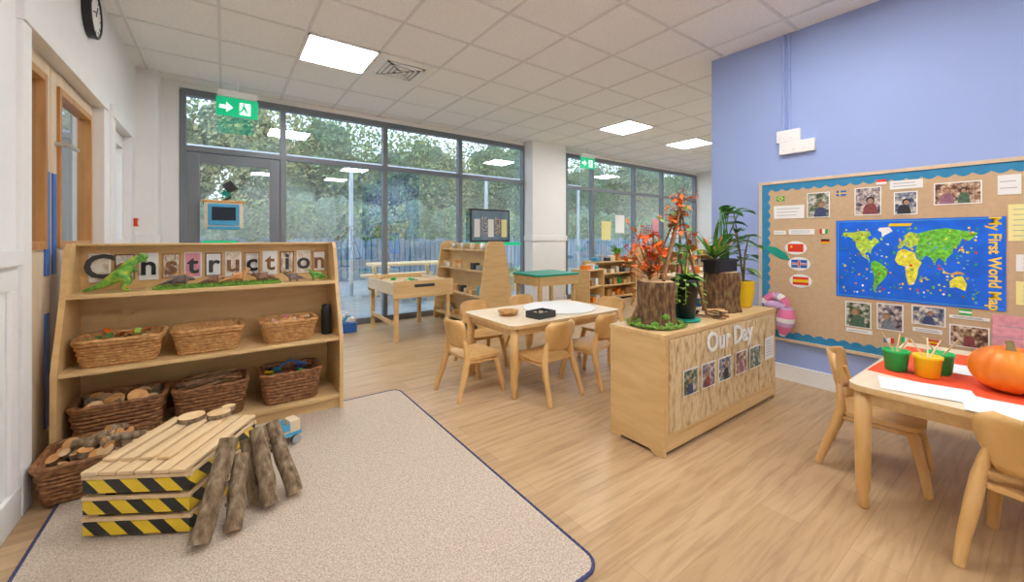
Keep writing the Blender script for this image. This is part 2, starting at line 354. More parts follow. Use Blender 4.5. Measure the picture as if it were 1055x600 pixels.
# exit signs
def exitsign(x,y,z):
    e=B('exit_sign',(x,y,z)); e.box((0,0,.14),(.36,.07,.07),WHITE,bev=.01); e.box((0,0,0),(.38,.018,.20),GSIGN,bev=.004)
    e.cyl((0,0,.17),(0,0,H-z-.008),.012,WHITE)
    M=MF(0,-.0095,0)
    e.prism([(.02,-.07),(.12,-.07),(.12,.06),(.02,.06)],M,.001,WSIGN)
    e.prism([(-.16,.015),(-.1,.015),(-.1,.05),(-.04,-.005),(-.1,-.06),(-.1,-.025),(-.16,-.025)],M,.001,WSIGN)
    M2=MF(.05,-.011,0)
    e.prism(ell(.01,.045,.012,.012,10),M2,.001,GSIGN).prism([(-.01,.03),(.02,.03),(.03,0),(.05,-.05),(.035,-.055),(.01,-.01),(-.02,-.05),(-.035,-.045),(-.005,.0)],M2,.001,GSIGN)
    e.done()
exitsign(.12,5.3,2.62); exitsign(5.62,5.3,2.62)
# ceiling lights
def panel(x,y,s=1):
    p=B('ceiling_light_panel',(x,y,H)); p.b2((-.285,-.285,-.012),(.285,.285,-.004),PANEL)
    for a in ((-.3,-.3,.3,-.282),(-.3,.282,.3,.3),(-.3,-.3,-.282,.3),(.282,-.3,.3,.3)): p.b2((a[0],a[1],-.018),(a[2],a[3],-.001),WHITE)
    p.done()
for x,y in ((.87,3.98),(5.07,3.98),(6.87,3.98),(.87,1.58),(2.67,.98),(.87,-1.1),(2.67,-1.1),(8.67,3.98),(-1.6,3.6)): panel(x,y)  # last one is unseen, added to brighten the dark corridor behind the doors
v=B('ceiling_air_vent',(1.47,3.98,H)); v.b2((-.29,-.29,-.012),(.29,.29,-.002),WHITE).b2((-.19,-.19,-.016),(.19,.19,-.011),GREYM)
for k in range(4):
    r=.19-.045*k
    for a in ((-r,-r,r,-r+.028),(-r,r-.028,r,r),(-r,-r,-r+.028,r),(r-.028,-r,r,r)): v.b2((a[0],a[1],-.024),(a[2],a[3],-.014),WHITE)
v.done()
# sockets + conduit
o=B('electrical_sockets',(WX,1.34,1.98)); o.box((-.021,.0,.07),(.04,.17,.1),PAPER,bev=.006).box((-.021,-.06,-.03),(.04,.25,.1),PAPER,bev=.006)
for yy in (-.04,.04): o.box((-.042,yy,.07),(.006,.02,.025),WHITE,bev=.002).box((-.0415,yy+.02,.05),(.003,.006,.006),GREYM)
for yy in (-.13,-.06,.01): o.box((-.042,yy,-.03),(.006,.02,.025),WHITE,bev=.002).box((-.0415,yy+.02,-.05),(.003,.006,.006),GREYM)
o.cyl((-.012,.0,.12),(-.012,.0,H-1.985),.011,BLUEW).cyl((-.012,.04,.12),(-.012,.04,H-1.985),.011,BLUEW); o.done()

# ---------------------------------------------------------------- rug
RZ=.0125
r=B('area_rug'); P=rrect(-.60,.98,1.11,3.06,.07,6); r.prism(P,Matrix.Translation((0,0,0.0005)),.0115,CARPET)
PP=[]
for i in range(len(P)):
    a=Vector(P[i]);b_=Vector(P[(i+1)%len(P)]); n=max(1,int((b_-a).length/.012))
    for k in range(n): q=a.lerp(b_,k/n); PP.append((q.x,q.y,.008+.002*(len(PP)%2)))
r.tube(PP,.007,NAVY,6,closed=True); r.done()

# ---------------------------------------------------------------- shelf unit
def ring(w,d,r,n=64):
    P=rrect(-w/2,-d/2,w/2,d/2,r,4); tot=0
    for i in range(len(P)): tot+=(Vector(P[(i+1)%len(P)])-Vector(P[i])).length
    out=[]; step=tot/n; acc=0
    for i in range(len(P)):
        a=Vector(P[i]);b_=Vector(P[(i+1)%len(P)]); l=(b_-a).length
        while acc+1e-9<l: out.append(a.lerp(b_,acc/l)); acc+=step
        acc-=l
    return out
def basket(name,loc,rz,w,d,h,mat,fill=None,rows=9):
    b=B(name,loc,rz); n=60; rr=h/rows/2
    b.prism(rrect(-w*.42,-d*.42,w*.42,d*.42,.03),Matrix.Translation((0,0,0)),.012,mat)
    for i in range(rows):
        t=(i+.5)/rows; ww=w*(.84+.14*t); dd=d*(.84+.14*t); R_=ring(ww,dd,.045,n); pts=[]
        for k,q in enumerate(R_):
            s=1+(.016 if (k//2+i)%2 else -.016); pts.append((q.x*s,q.y*s,.004+h*t))
        b.tube(pts,rr*1.1,mat,5,closed=True)
    R_=ring(w,d,.05,n)
    b.tube([(q.x,q.y,h+.004+.003*math.sin(k*1.6)) for k,q in enumerate(R_)],.012,mat,7,closed=True)
    b.tube([(q.x*.985,q.y*.985,h-.012+.003*math.sin(k*1.6+2)) for k,q in enumerate(R_)],.010,mat,7,closed=True)
    V=[];F=[];A=rrect(-w*.395,-d*.395,w*.395,d*.395,.04);C=rrect(-w*.47,-d*.46,w*.47,d*.46,.045);m=len(A)
    V=[(x,y,.012) for x,y in A]+[(x,y,h) for x,y in C]; F=[[i,(i+1)%m,m+(i+1)%m,m+i] for i in range(m)]
    b.raw(V,F,mat)
    if fill: fill(b,w,d,h)
    b.done()
def f_slices(b,w,d,h,mats=(CUT,CUTO),n=22,rs=(.02,.045)):
    for k in range(n):
        x,y=U(-.40,.40)*w,U(-.38,.38)*d; z=h*U(.75,1.0); r=U(*rs); ax=Vector((U(-.5,.5),U(-.9,.2),1)).normalized(); p=Vector((x,y,z)); 
        b.tube([p,p+ax*U(.012,.03)],r,BARK,12,cap=random.choice(mats))
def f_leafy(b,w,d,h):
    for k in range(16): b.sph((U(-.38,.38)*w,U(-.36,.36)*d,h*U(.75,.95)),U(.015,.03),random.choice([WICK,CUT,BARKM]),1,jit=.3)
    for k in range(18): b.leaf((U(-.3,.3)*w,U(-.3,.3)*d,h),(U(-1,1),U(-1,1),.5),U(.04,.09),.03,random.choice([LEAF,LEAFL,LEAFO]))
def f_sticks(b,w,d,h):
    for k in range(26):
        x,y=U(-.1,.1)*w,U(-.35,.3)*d; l=U(.25,.45)*w; a=U(-.25,.25); z=h*U(.85,1.15)
        b.tube([(x-l,y-l*a,z),(x,y,z+.012),(x+l,y+l*a,z+U(-.01,.03))],U(.004,.009),random.choice([TWIG,BARK,WICK]),6)
    for k in range(6): b.sph((U(-.35,.35)*w,U(-.3,.3)*d,h*.95),U(.02,.03),random.choice([CUTO,CUT,YEL]),1,jit=.2)
def f_brown(b,w,d,h):
    for k in range(20): b.sph((U(-.38,.38)*w,U(-.36,.36)*d,h*U(.8,1.05)),(U(.02,.035),.02,.018),random.choice([CUTO,DINO,CUT,PINK]),1,(U(0,3),0,U(0,3)),.2)
def f_toys(b,w,d,h):
    for k in range(16):
        b.box((U(-.36,.36)*w,U(-.34,.34)*d,h*U(.8,1.05)),(U(.03,.07),U(.015,.03),.015),random.choice([BLU,GRN,BLACK,RED,YEL,BLACK]),(U(-.6,.6),U(-.6,.6),U(0,3)),.003)
    b.tube([(-.1,0,h),(0,.02,h+.05),(.1,-.02,h+.02)],.008,BLU,6)
def f_mixed(b,w,d,h):
    for k in range(14): b.sph((U(-.38,.38)*w,U(-.36,.36)*d,h*U(.7,.85)),U(.015,.028),random.choice([WICK,CUT]),1,jit=.3)
    f_slices(b,w,d,h,n=32,rs=(.018,.032))
    for k in range(9):
        x,y=U(-.2,.2)*w,U(-.25,.3)*d; a=U(0,6.28); l=U(.05,.08); z=h+.03
        b.tube([(x-l*math.cos(a),y-l*math.sin(a)*.5,z),(x+l*math.cos(a),y+l*math.sin(a)*.5,z+U(0,.03))],U(.014,.022),BARK,12,cap=random.choice([CUT,CUTO]))
s=B('toy_storage_shelf',(0,0,RZ))
xl,xr=-.69,.665; yb=3.37
def sidep(x):
    poly=[(2.94,0),(yb,0),(yb,1.155),(3.20,1.155),(3.155,1.11),(3.09,.86),(2.95,.5)]
    M=Matrix(((0,0,1,x),(1,0,0,0),(0,1,0,0),(0,0,0,1))); s.prism(poly,M,.024,BEECH)
sidep(xl-.012); sidep(xr-.012)
a_,b__=xl+.012,xr-.012
s.b2((a_,yb-.014,.05),(b__,yb-.001,1.14),BEECH)
s.b2((a_,2.96,.07),(b__,yb-.015,.095),BEECHX,.003); s.b2((a_,2.99,.0),(b__,3.01,.07),BEECHX)
s.b2((a_,2.97,.47),(b__,yb-.015,.492),BEECHX,.003); s.b2((a_,3.09,.855),(b__,yb-.015,.877),BEECHX,.003); s.b2((a_,3.27,1.14),(b__,yb-.001,1.153),BEECHX,.003)
s.done()
basket('wicker_basket',(-.465,3.13,.494+RZ),0,.36,.25,.135,WICK,f_leafy)
basket('wicker_basket',(-.075,3.13,.494+RZ),0,.34,.25,.135,WICK,None)
basket('wicker_basket',(.36,3.13,.494+RZ),0,.33,.25,.13,WICK,f_brown)
basket('wicker_basket',(-.465,3.12,.097+RZ),0,.38,.27,.19,WICKD,lambda b,w,d,h:f_slices(b,w,d,h,n=34,mats=(CUT,CUTO,BARK)))
basket('wicker_basket',(-.06,3.12,.097+RZ),0,.36,.27,.19,WICKD,f_sticks)
basket('wicker_basket',(.37,3.12,.097+RZ),0,.35,.27,.19,WICKD,f_toys)
basket('wicker_basket',(-.475,2.75,.0125),0,.41,.31,.17,WICKD,f_mixed)
o=B('black_flask',(.60,3.12,.494+RZ)); o.lathe([(.03,0),(.035,.005),(.035,.17),(.03,.185),(.03,.21),(.0,.215)],(0,0,0),BLACK,20); o.done()
# letter tiles
TILE1=M_ramp('tile_twigs',[(.35,(.35,.22,.13)),(.5,(.66,.55,.42)),(.65,(.85,.80,.72))],30,(4,1,1),bump=0)
TILE2=M_ramp('tile_leafy',[(.35,(.55,.42,.28)),(.5,(.78,.70,.58)),(.65,(.87,.85,.80))],24,bump=0)
TILE3=M_ramp('tile_grey',[(.35,(.45,.43,.43)),(.6,(.76,.75,.73))],40,bump=0)
L=B('letter_tiles_construction',(0,yb-.0155,RZ)); ty=1.008
for i,ch in enumerate('Construction'):
    wd=.090; hh=.084 if i%2==0 else .078; x=-.597+i*1.19/11; M=MF(x,0,ty)
    L.prism([(-wd/2,-hh),(wd/2,-hh),(wd/2,hh),(-wd/2,hh)],M,.010,[PAPER,TWIG,PAPER,OAK][i%4])
    L.prism([(-wd/2+.007,-hh+.007),(wd/2-.007,-hh+.007),(wd/2-.007,hh-.007),(-wd/2+.007,hh-.007)],MF(x,-.0102,ty),.001,[TILE2,TILE3,PAPER,TILE1,PPAP if i==4 else TILE2,PAPER][i%6])
    L.text(ch,.165 if i else .20,MF(x,-.014,ty),[DARK,TWIG,BLACK,TWIG,DARK][i%5],.005,bold=.0035)
L.done()
# dinosaurs
def trex(loc,rz,sc):
    b=B('toy_tyrannosaurus',loc,rz); M=Matrix.Scale(sc,4)
    V=[(0,0,.50),(.13,0,.68),(.20,0,.86),(.28,0,1.0),(.42,0,1.02),(.58,0,.98),(-.18,0,.38),(-.38,0,.24),(-.60,0,.13),(-.82,0,.06),
       (.02,.13,.42),(.12,.16,.26),(-.02,.16,.13),(.02,.16,.04),(.14,.16,.025),(.02,-.13,.42),(.14,-.16,.26),(0,-.16,.13),(.06,-.16,.04),(.18,-.16,.025),
       (.20,.10,.68),(.29,.12,.60),(.35,.12,.63),(.20,-.10,.68),(.29,-.12,.60),(.35,-.12,.63),(.42,0,.91),(.54,0,.86)]
    E=[(0,1),(1,2),(2,3),(3,4),(4,5),(0,6),(6,7),(7,8),(8,9),(0,10),(10,11),(11,12),(12,13),(13,14),(0,15),(15,16),(16,17),(17,18),(18,19),(1,20),(20,21),(21,22),(1,23),(23,24),(24,25),(3,26),(26,27)]
    r=[.22,.19,.15,.14,.12,.08,.18,.12,.07,.025,.13,.10,.06,.055,.03,.13,.10,.06,.055,.03,.04,.03,.02,.04,.03,.02,.055,.04]
    b.skin(V,E,r,TREX,M)
    for y in(-.10,.10): b.sph((.36*sc,y*sc,1.07*sc),.024*sc,BLACK,1)
    b.done()
def quad(name,loc,rz,sc,mat,neck=.25,plates=False,horns=False,neckh=.15):
    b=B(name,loc,rz); M=Matrix.Scale(sc,4); hx=.45+neck; hz=.42+neckh
    V=[(0,0,.42),(.25,0,.42),(.42,0,.42+neckh*.4),(hx,0,hz),(hx+.16,0,hz-.04),(-.25,0,.40),(-.5,0,.30),(-.75,0,.20),(-1,0,.14)]
    E=[(0,1),(1,2),(2,3),(3,4),(0,5),(5,6),(6,7),(7,8)]; r=[.27,.23,.15,.12,.08,.23,.14,.07,.02]
    for (j,x) in((1,.25),(5,-.25)):
        for y in(-.15,.15):
            k=len(V); V+=[(x,y,.30),(x+(.04 if x>0 else -.05),y,.16),(x,y,.04),(x+.05,y,.03)]; E+=[(j,k),(k,k+1),(k+1,k+2),(k+2,k+3)]; r+=[.10,.075,.065,.03]
    b.skin(V,E,r,mat,M)
    if plates:
        for k in range(9):
            x=-.6+k*.13; z=.58+.07*math.cos((x)*2.2)-(.2 if x<-.45 else 0)*1; h=.18-.02*abs(k-5)
            b.prism([(-.06*sc,0),(.06*sc,0),(.02*sc,h*sc),(-.02*sc,h*sc)],MF(x*sc,(.03 if k%2 else -.03)*sc,z*sc),.015*sc,DINO)
    if horns:
        b.tube([((hx-.05)*sc,0,(hz+.02)*sc),((hx-.09)*sc,0,(hz+.08)*sc)],[.17*sc,.14*sc],mat,14)
        for y in(-.06,.06): b.tube([((hx+.04)*sc,y*sc,(hz+.06)*sc),((hx+.2)*sc,y*sc,(hz+.16)*sc)],[.03*sc,.004],PAPER,7)
    b.done()
Z=.878+RZ
trex((-.475,3.18,Z),.1,.195)
o=B('artificial_grass_mat',(0,3.19,Z)); o.prism(rrect(-.34,-.075,.32,.07,.03),Matrix.Identity(4),.010,MOSS)
for k in range(2200):
    x,y=U(-.34,.31),U(-.073,.066); o.raw([(x-.003,y,.006),(x+.003,y,.006),(x+U(-.008,.008),y+U(-.012,.004),U(.014,.028))],[[0,1,2]],random.choice([MOSS,LEAFL,LEAF,LEAFL]))
o.done()
Z2=Z+.0105
quad('toy_stegosaurus',(-.22,3.20,Z2),.0,.105,DING,.1,plates=True,neckh=-.02)
quad('toy_ankylosaurus',(-.055,3.19,Z2),.1,.085,DINB,.1,neckh=.05)
quad('toy_brachiosaurus',(.075,3.20,Z2),.1,.10,DINO,.1,neckh=.5)
quad('toy_triceratops',(.215,3.19,Z2),3.2,.10,DINB,.1,horns=True,neckh=.10)
quad('toy_diplodocus',(.40,3.19,Z),3.1,.085,DING,.15,neckh=.3)
quad('toy_iguanodon',(.55,3.19,Z),3.2,.09,TREX,.05,neckh=.45)

# ---------------------------------------------------------------- pallet crate + logs
c=B('hazard_striped_crate',(-.16,2.35,.0125),math.radians(-32)); w_,d_=.40,.46
for i in range(3):
    z=.006+i*.083
    for sy in(-1,1): c.box((0,sy*(d_/2-.008),z+.03),(w_,.016,.052),HAZ,bev=.002); c.box((0,sy*(d_/2-.006),z+.066),(w_+.01,.012,.014),PINE)
    for sx in(-1,1): c.box((sx*(w_/2-.008),0,z+.03),(.015,d_-.03,.052),HAZ,bev=.002); c.box((sx*(w_/2-.006),0,z+.066),(.012,d_-.03,.014),PINE)
    for sx in(-1,1):
        for sy in(-1,1): c.box((sx*(w_/2-.03),sy*(d_/2-.03),z+.036),(.03,.03,.08),PINE)
    c.box((0,0,z+.003),(w_-.03,d_-.03,.008),PINE)
for k in range(6): c.box((-w_/2+.035+k*.066,0,.262),(.058,d_+.03,.013),PINE,(0,0,U(-.01,.01)),.002)
for k in range(4): c.box((-w_/2+.045+k*.07,.02,.277),(.05,d_-.08,.012),PINE,(0,0,U(-.03,.03)),.002)
c.done()
o=B('log_slices',(.0,2.53,.2965)) 
for (x,y,r) in((-.13,.0,.055),(-.02,-.03,.05),(.02,.03,.03)): o.tube([(x,y,0),(x,y,.022)],r,BARK,20,cap=CUT)
o.done()
def log(p0,p1,r):
    b=B('timber_log'); p0=Vector(p0);p1=Vector(p1); pts=[p0.lerp(p1,t/6)+Vector((U(-.004,.004),U(-.004,.004),0)) for t in range(7)]; pts[0]=p0;pts[-1]=p1
    V=[];seg=18; ax=(p1-p0).normalized(); x=ax.orthogonal().normalized(); y=ax.cross(x); F=[]
    for i,p in enumerate(pts):
        for k in range(seg):
            a=2*math.pi*k/seg; rr=r*(1+.08*mnoise.noise(Vector((math.cos(a)*1.5,math.sin(a)*1.5,i*.7+p0.x*30)))); V.append(p+(x*math.cos(a)+y*math.sin(a))*rr)
    for i in range(6):
        for k in range(seg): F.append([i*seg+k,i*seg+(k+1)%seg,(i+1)*seg+(k+1)%seg,(i+1)*seg+k])
    b.raw(V,F,BARK,None,True); b.raw(V[:seg],[list(range(seg))[::-1]],CUT); b.raw(V[-seg:],[list(range(seg))],CUT)
    for k in range(2):
        q=p0.lerp(p1,U(.3,.8)); b.tube([q,q+(x*U(-1,1)+y*U(-1,1)).normalized()*(r+.006)],[.012,.007],BARK,8)
    b.done()
log((-.078,1.93,.030),(.02,2.10,.335),.036)
log((.030,1.945,.026),(.058,2.10,.255),.031)
log((.165,2.03,.030),(.125,2.19,.315),.034)
log((.265,2.06,.030),(.185,2.25,.30),.033)
log((.118,2.10,.028),(.085,2.21,.27),.030)
# toy cart
t=B('toy_wooden_truck',(.28,2.63,.0125),.3); t.box((0,0,.055),(.16,.09,.02),LBLU,bev=.004).box((.045,0,.095),(.055,.08,.07),BIRCH,bev=.006).box((-.03,0,.075),(.09,.08,.02),BIRCH,bev=.003)
for y in (-.04,.04): t.box((-.03,y,.1),(.09,.008,.04),LBLU,bev=.002)
for x in(-.045,.045):
    for y in(-.052,.052): t.cyl((x,y-.008,.025),(x,y+.008,.025),.025,DARK,cap=GREYM)
    t.cyl((x,-.05,.025),(x,.05,.025),.006,STEEL)
t.box((.071,0,.1),(.003,.06,.025),SCREEN); t.done()

# ---------------------------------------------------------------- Our Day cabinet
c=B('our_day_cabinet',(0,0,0)); x0,x1,y0,y1,ht=1.93,3.36,1.265,1.63,.67
for xa in (x0,x1-.025):
    Ms=Matrix(((0,0,1,xa),(1,0,0,0),(0,1,0,0),(0,0,0,1)))
    c.prism([(y0,0),(y0+.07,0),(y0+.085,.02),(y1-.085,.02),(y1-.07,0),(y1,0),(y1,ht-.0255),(y0,ht-.0255)],Ms,.025,BEECH)
c.b2((x0-.004,y0-.006,ht-.025),(x1+.004,y1+.004,ht),BEECHX,.004)
c.b2((x0+.025,y0+.003,.09),(x1-.025,y0+.018,ht-.026),BEECHX).b2((x0+.025,y1-.015,.05),(x1-.025,y1-.001,ht-.026),BEECHX).b2((x0+.025,y0-.002,.025),(x1-.025,y0+.02,.09),BEECHX,.003)
c.b2((x0+.05,y0-.007,.12),(x1-.04,y0+.003,.635),BARKP)
for k in range(14):
    x=x0+.07+k*.097; c.tube([(x+U(-.01,.01),y0-.004,.125),(x+U(-.012,.012),y0-.006,.35),(x+U(-.01,.01),y0-.004,.63)],[.006,.010,.007],BARKP,6)
c.text('Our Day',.165,MF(2.64,y0-.020,.56),PAPER,.003,bold=.003); c.done()
def q(M,d): return M@Matrix.Translation((0,0,d))
def photo(name,M,w,h,i):
    p=B(name); p.prism([(-w/2,-h/2),(w/2,-h/2),(w/2,h/2),(-w/2,h/2)],M,.002,PAPER)
    a,b_=w/2-.007,h/2-.007; p.prism([(-a,-b_),(a,-b_),(a,b_),(-a,b_)],q(M,.0021),.0006,PH[i%4])
    M2=q(M,.0030); M3=q(M,.0036)
    for k in range(1 if w<.17 else 2):
        cx=(-.22+.36*k)*w+U(-.01,.01) if w>=.17 else U(-.12,.12)*w; r=h*U(.10,.13); bz=U(-.1,.04)*h; ln=U(-.5,.5)*r
        body=[(-1.9,-b_),(1.8,-b_),(1.5,bz-1.2*r),(1.0,bz-.3*r),(.4,bz),(-.4,bz),(-1.1,bz-.3*r),(-1.6,bz-1.3*r)]
        p.prism([(cx+u*r,v) for u,v in body],M2,.0005,CLO[(i+k)%6])
        p.prism(ell(cx+ln,bz+r*1.0,r*1.0,r*1.15,14),M2,.0005,random.choice([BLACK,TWIG,STEMG])).prism(ell(cx+ln*1.3,bz+r*.75,r*.72,r*.85,12),M3,.0005,SKIN)
    p.done()
i=0
for (a,b_) in ((2.09,2.245),(2.285,2.44),(2.48,2.64),(2.70,2.86),(2.90,3.07)):
    photo('cabinet_photograph',MF((a+b_)/2,y0-.0175,.375),b_-a,.15,i); i+=1
o=B('paper_label'); o.prism([(-.075,-.08),(.075,-.08),(.075,.08),(-.075,.08)],MF(3.21,y0-.0175,.40),.002,PAPER)
for k in range(6): o.prism([(-.055,.05-k*.02),(.05-U(0,.03),.05-k*.02),(.05,.054-k*.02),(-.055,.054-k*.02)],MF(3.21,y0-.0196,.40),.0005,GREYM)
o.done()
# things on the cabinet
CT=ht+.0005
def stump(loc,r,h):
    b=B('tree_stump',loc); ph=U(0,6)
    f=lambda a,z:1+.06*math.sin(3*a+ph)+.05*math.sin(7*a+ph*2)+.03*math.sin(13*a+z*20)
    prof=[(r*1.12,0),(r*1.05,h*.12),(r*.98,h*.35),(r,h*.6),(r*1.02,h*.85),(r*1.0,h)]
    b.lathe(prof,(0,0,0),BARKM,40,f); b.lathe([(r*.90,0),(r*.88,.003)],(0,0,h),CUT,40,f)
    for k in range(7): a=U(0,6.28); b.sph((r*1.02*math.cos(a),r*1.02*math.sin(a),U(.02,h*.3)),(.03,.03,.02),MOSS,1,jit=.4)
    b.done()
stump((2.13,1.45,CT),.105,.265); stump((2.93,1.46,CT),.115,.28)
o=B('moss_bed',(2.13,1.45,CT))
for k in range(46):
    a=U(0,6.28); rr=U(.145,.160); x,y=rr*math.cos(a)*1.0,rr*math.sin(a); o.sph((x,y,.014),(.026,.020,.012),MOSS,1,jit=.5)
    o.leaf((x,y,.014),(U(-1,1),U(-1,1),.6),.04,.012,LEAFL,.3)
o.done()
def spray(b,c,n,L,w,mats,up=.6,droop=.4):
    for k in range(n):
        a=U(0,6.28); d=(math.cos(a),math.sin(a),up*U(.3,1.5)); b.leaf(c,d,L*U(.6,1.1),w,random.choice(mats),droop)
o=B('potted_trailing_plant',(2.40,1.42,CT)); o.lathe([(.09,0),(.095,.01),(.09,.015)],(0,0,0),TEAL,24).lathe([(.05,.015),(.06,.02),(.082,.24),(.088,.245),(.088,.265),(.078,.265),(.074,.24)],(0,0,0),BLACK,28)
o.lathe([(.074,.24),(.0,.245)],(0,0,0),SOIL,20); spray(o,(0,0,.25),36,.18,.045,[LEAF,LEAFL,LEAFL],1.3,.6)
for k in range(5):
    top=(U(-.12,.12),U(-.08,.08),U(.36,.50)); o.tube([(0,0,.25),(top[0]*.5,top[1]*.5,.36),top],.003,LEAF,5)
    for z in range(4): o.leaf(top,(U(-1,1),U(-1,1),U(-.2,.6)),U(.06,.10),.045,random.choice([LEAF,LEAFL]),.4)
for k in range(5):
    a=U(2.5,6.5); x,y=.09*math.cos(a),.09*math.sin(a); pts=[(x*.5,y*.5,.26),(x*1.1,y*1.1,.27),(x*1.3,y*1.3,.2),(x*1.25,y*1.25,.12)]; o.tube(pts,.002,LEAFL,4)
    for z in range(7): p=Vector(pts[1]).lerp(Vector(pts[3]),z/6); o.leaf(p,(U(-1,1),U(-1,1),.1),.035,.022,LEAFL,.5)
o.done()
# twig wigwam with autumn leaves
o=B('autumn_twig_arrangement',(2.42,1.50,CT)); apex=Vector((.03,-.02,.75))
o.lathe([(.03,0),(.05,.01),(.055,.03),(.02,.035)],(.19,.0,0),BLACK,20)
feet=[(-.44,.02,.02),(-.14,.10,.02),(.14,.10,.02),(.27,.08,.02),(-.36,-.15,.28),(.14,-.14,.02)]
for f in feet:
    f=Vector(f); e=apex+(apex-f)*U(.05,.16); m=f.lerp(e,.5)+Vector((U(-.02,.02),U(-.02,.02),0))
    pts=[f,f.lerp(m,.5)+Vector((U(-.01,.01),0,0)),m,m.lerp(e,.5),e]; o.tube(pts,[.010,.009,.008,.006,.004],TWIG,7)
    for k in range(9):
        p=f.lerp(e,U(.4,1.0)); d=Vector((U(-1,1),U(-.7,.7),U(.0,1))).normalized(); z_=p+d*U(.05,.15); o.tube([p,z_],[.003,.0015],TWIG,5)
        for z in range(3): o.leaf(p.lerp(z_,U(.4,1)),(U(-1,1),U(-1,1),U(-.6,.6)),U(.035,.055),.03,random.choice([LEAFO,LEAFO,LEAFO,LEAFO,LEAFL]),.3)
for k in range(34):
    p=Vector((U(-.48,-.20),U(-.08,.06),U(.30,.56))); z_=p+Vector((U(-.10,.06),U(-.05,.05),U(0,.12))); o.tube([Vector((-.27,0,.28)),p,z_],.002,TWIG,4)
    for z in range(3): o.leaf(p.lerp(z_,R()),(U(-1,1),U(-1,1),U(-.5,.5)),.055,.036,LEAFO,.3)
o.done()
o=B('black_trough_planter',(2.93,1.46,CT+.284)); o.prism(rrect(-.15,-.06,.15,.06,.03),Matrix.Identity(4),.085,BLACK).prism(rrect(-.16,-.07,.16,.07,.03),Matrix.Translation((0,0,.07)),.018,BLACK)
o.prism(rrect(-.14,-.05,.14,.05,.02),Matrix.Translation((0,0,.088)),.003,SOIL)
spray(o,(-.07,0,.09),20,.24,.035,[LEAF,LEAFL],1.6,.3); spray(o,(-.1,0,.09),12,.34,.03,[LEAFO,LEAF,LEAFL],2.4,.15)
for k in range(8):
    x=.0+k*.018; top=Vector((x+U(-.10,.12),U(-.08,.06),U(.24,.48))); o.tube([(x,0,.08),(x,0,.2),top],.004,LEAF,6)
    for z in range(2): o.leaf(top,(U(-1,1),U(-1,.2),.3),U(.12,.17),.085,LEAF,.4)
    o.leaf(Vector((x,0,.2)),(U(-1,1),U(-1,1),.4),.13,.07,LEAF,.4)
o.done()
o=B('potted_rubber_plant',(3.22,1.43,CT)); o.lathe([(.05,0),(.062,.02),(.078,.12),(.08,.19),(.083,.2),(.07,.2),(.065,.17)],(0,0,0),YEL,28); o.lathe([(.066,.18),(.0,.185)],(0,0,0),SOIL,20)
for k in range(3):
    tx,ty_=U(-.06,.06),U(-.06,.06); o.tube([(0,0,.18),(tx*.3,ty_*.3,.4),(tx,ty_,.74-.1*k)],[.008,.007,.004],STEMG,7)
    for z in range(9):
        t_=.2+.1*z; p=Vector((tx*t_,ty_*t_,.18+(.55-.1*k)*t_)); a=U(0,6.28); o.leaf(p,(math.cos(a),math.sin(a),U(.0,.8)),U(.11,.16),.085,LEAF if R()<.75 else LEAFL,.5)
o.done()
o=B('wood_cookies_pile',(2.67,1.37,CT))
for k in range(18): 
    a=U(0,6.28);rr=U(0,.09); p=Vector((rr*1.2*math.cos(a),rr*.7*math.sin(a),.0+.011*(k//5))); o.tube([p,p+Vector((0,0,.01))],U(.025,.04),BARK,14,cap=random.choice([CUT,CUTO]))
o.done()

# ---------------------------------------------------------------- chairs & tables
def chairmesh():
    b=B('toddler_chair',(0,0,-50))
    seat=rrect(-.165,-.155,.165,.165,.06,5); b.prism([(x*(1+.15*(y)),y) for x,y in seat],Matrix.Translation((0,0,.285)),.018,CHAIRW)
    V=[];F=[];nx,nz=12,8
    for t_ in(0,1):
        for j in range(nz+1):
            v=j/nz; half=.10+.055*math.sin(min(1,v*1.4)*math.pi/2)
            if v>.8: half*=math.sqrt(max(.05,1-((v-.8)/.2)**2*.55))
            for i_ in range(nx+1):
                u=i_/nx*2-1; V.append((u*half,-.165-.05*v+.045*(u*u)*(.6+.4*v)-t_*.013,.365+.215*v))
    S=(nx+1)*(nz+1)
    for j in range(nz):
        for i_ in range(nx):
            a=j*(nx+1)+i_; F.append([a,a+1,a+nx+2,a+nx+1]); F.append([S+a,S+a+nx+1,S+a+nx+2,S+a+1])
    for i_ in range(nx):
        F.append([i_,S+i_,S+i_+1,i_+1]); a=nz*(nx+1)+i_; F.append([a,a+1,S+a+1,S+a])
    for j in range(nz):
        a=j*(nx+1); F.append([a,a+nx+1,S+a+nx+1,S+a]); a+=nx; F.append([a,S+a,S+a+nx+1,a+nx+1])
    b.raw(V,F,CHAIRW,None,True)
    for sx in(-1,1):
        b.tube([(sx*.175,-.235,0),(sx*.168,-.205,.1),(sx*.155,-.165,.22),(sx*.145,-.145,.31),(sx*.128,-.150,.40),(sx*.11,-.160,.47)],[.017,.020,.024,.023,.017,.011],CHAIRW,10)
        b.tube([(sx*.17,.175,0),(sx*.162,.155,.12),(sx*.145,.125,.25),(sx*.13,.10,.285)],[.017,.020,.024,.018],CHAIRW,10)
        b.tube([(sx*.15,-.15,.265),(sx*.15,.13,.265)],.012,CHAIRW,8)
    b.tube([(-.15,.10,.272),(.15,.10,.272)],.012,CHAIRW,8)
    return b
cb=chairmesh(); cb.loc=(1.60,2.74,0); cb.rz=-math.pi/2+.05; ch=cb.done()
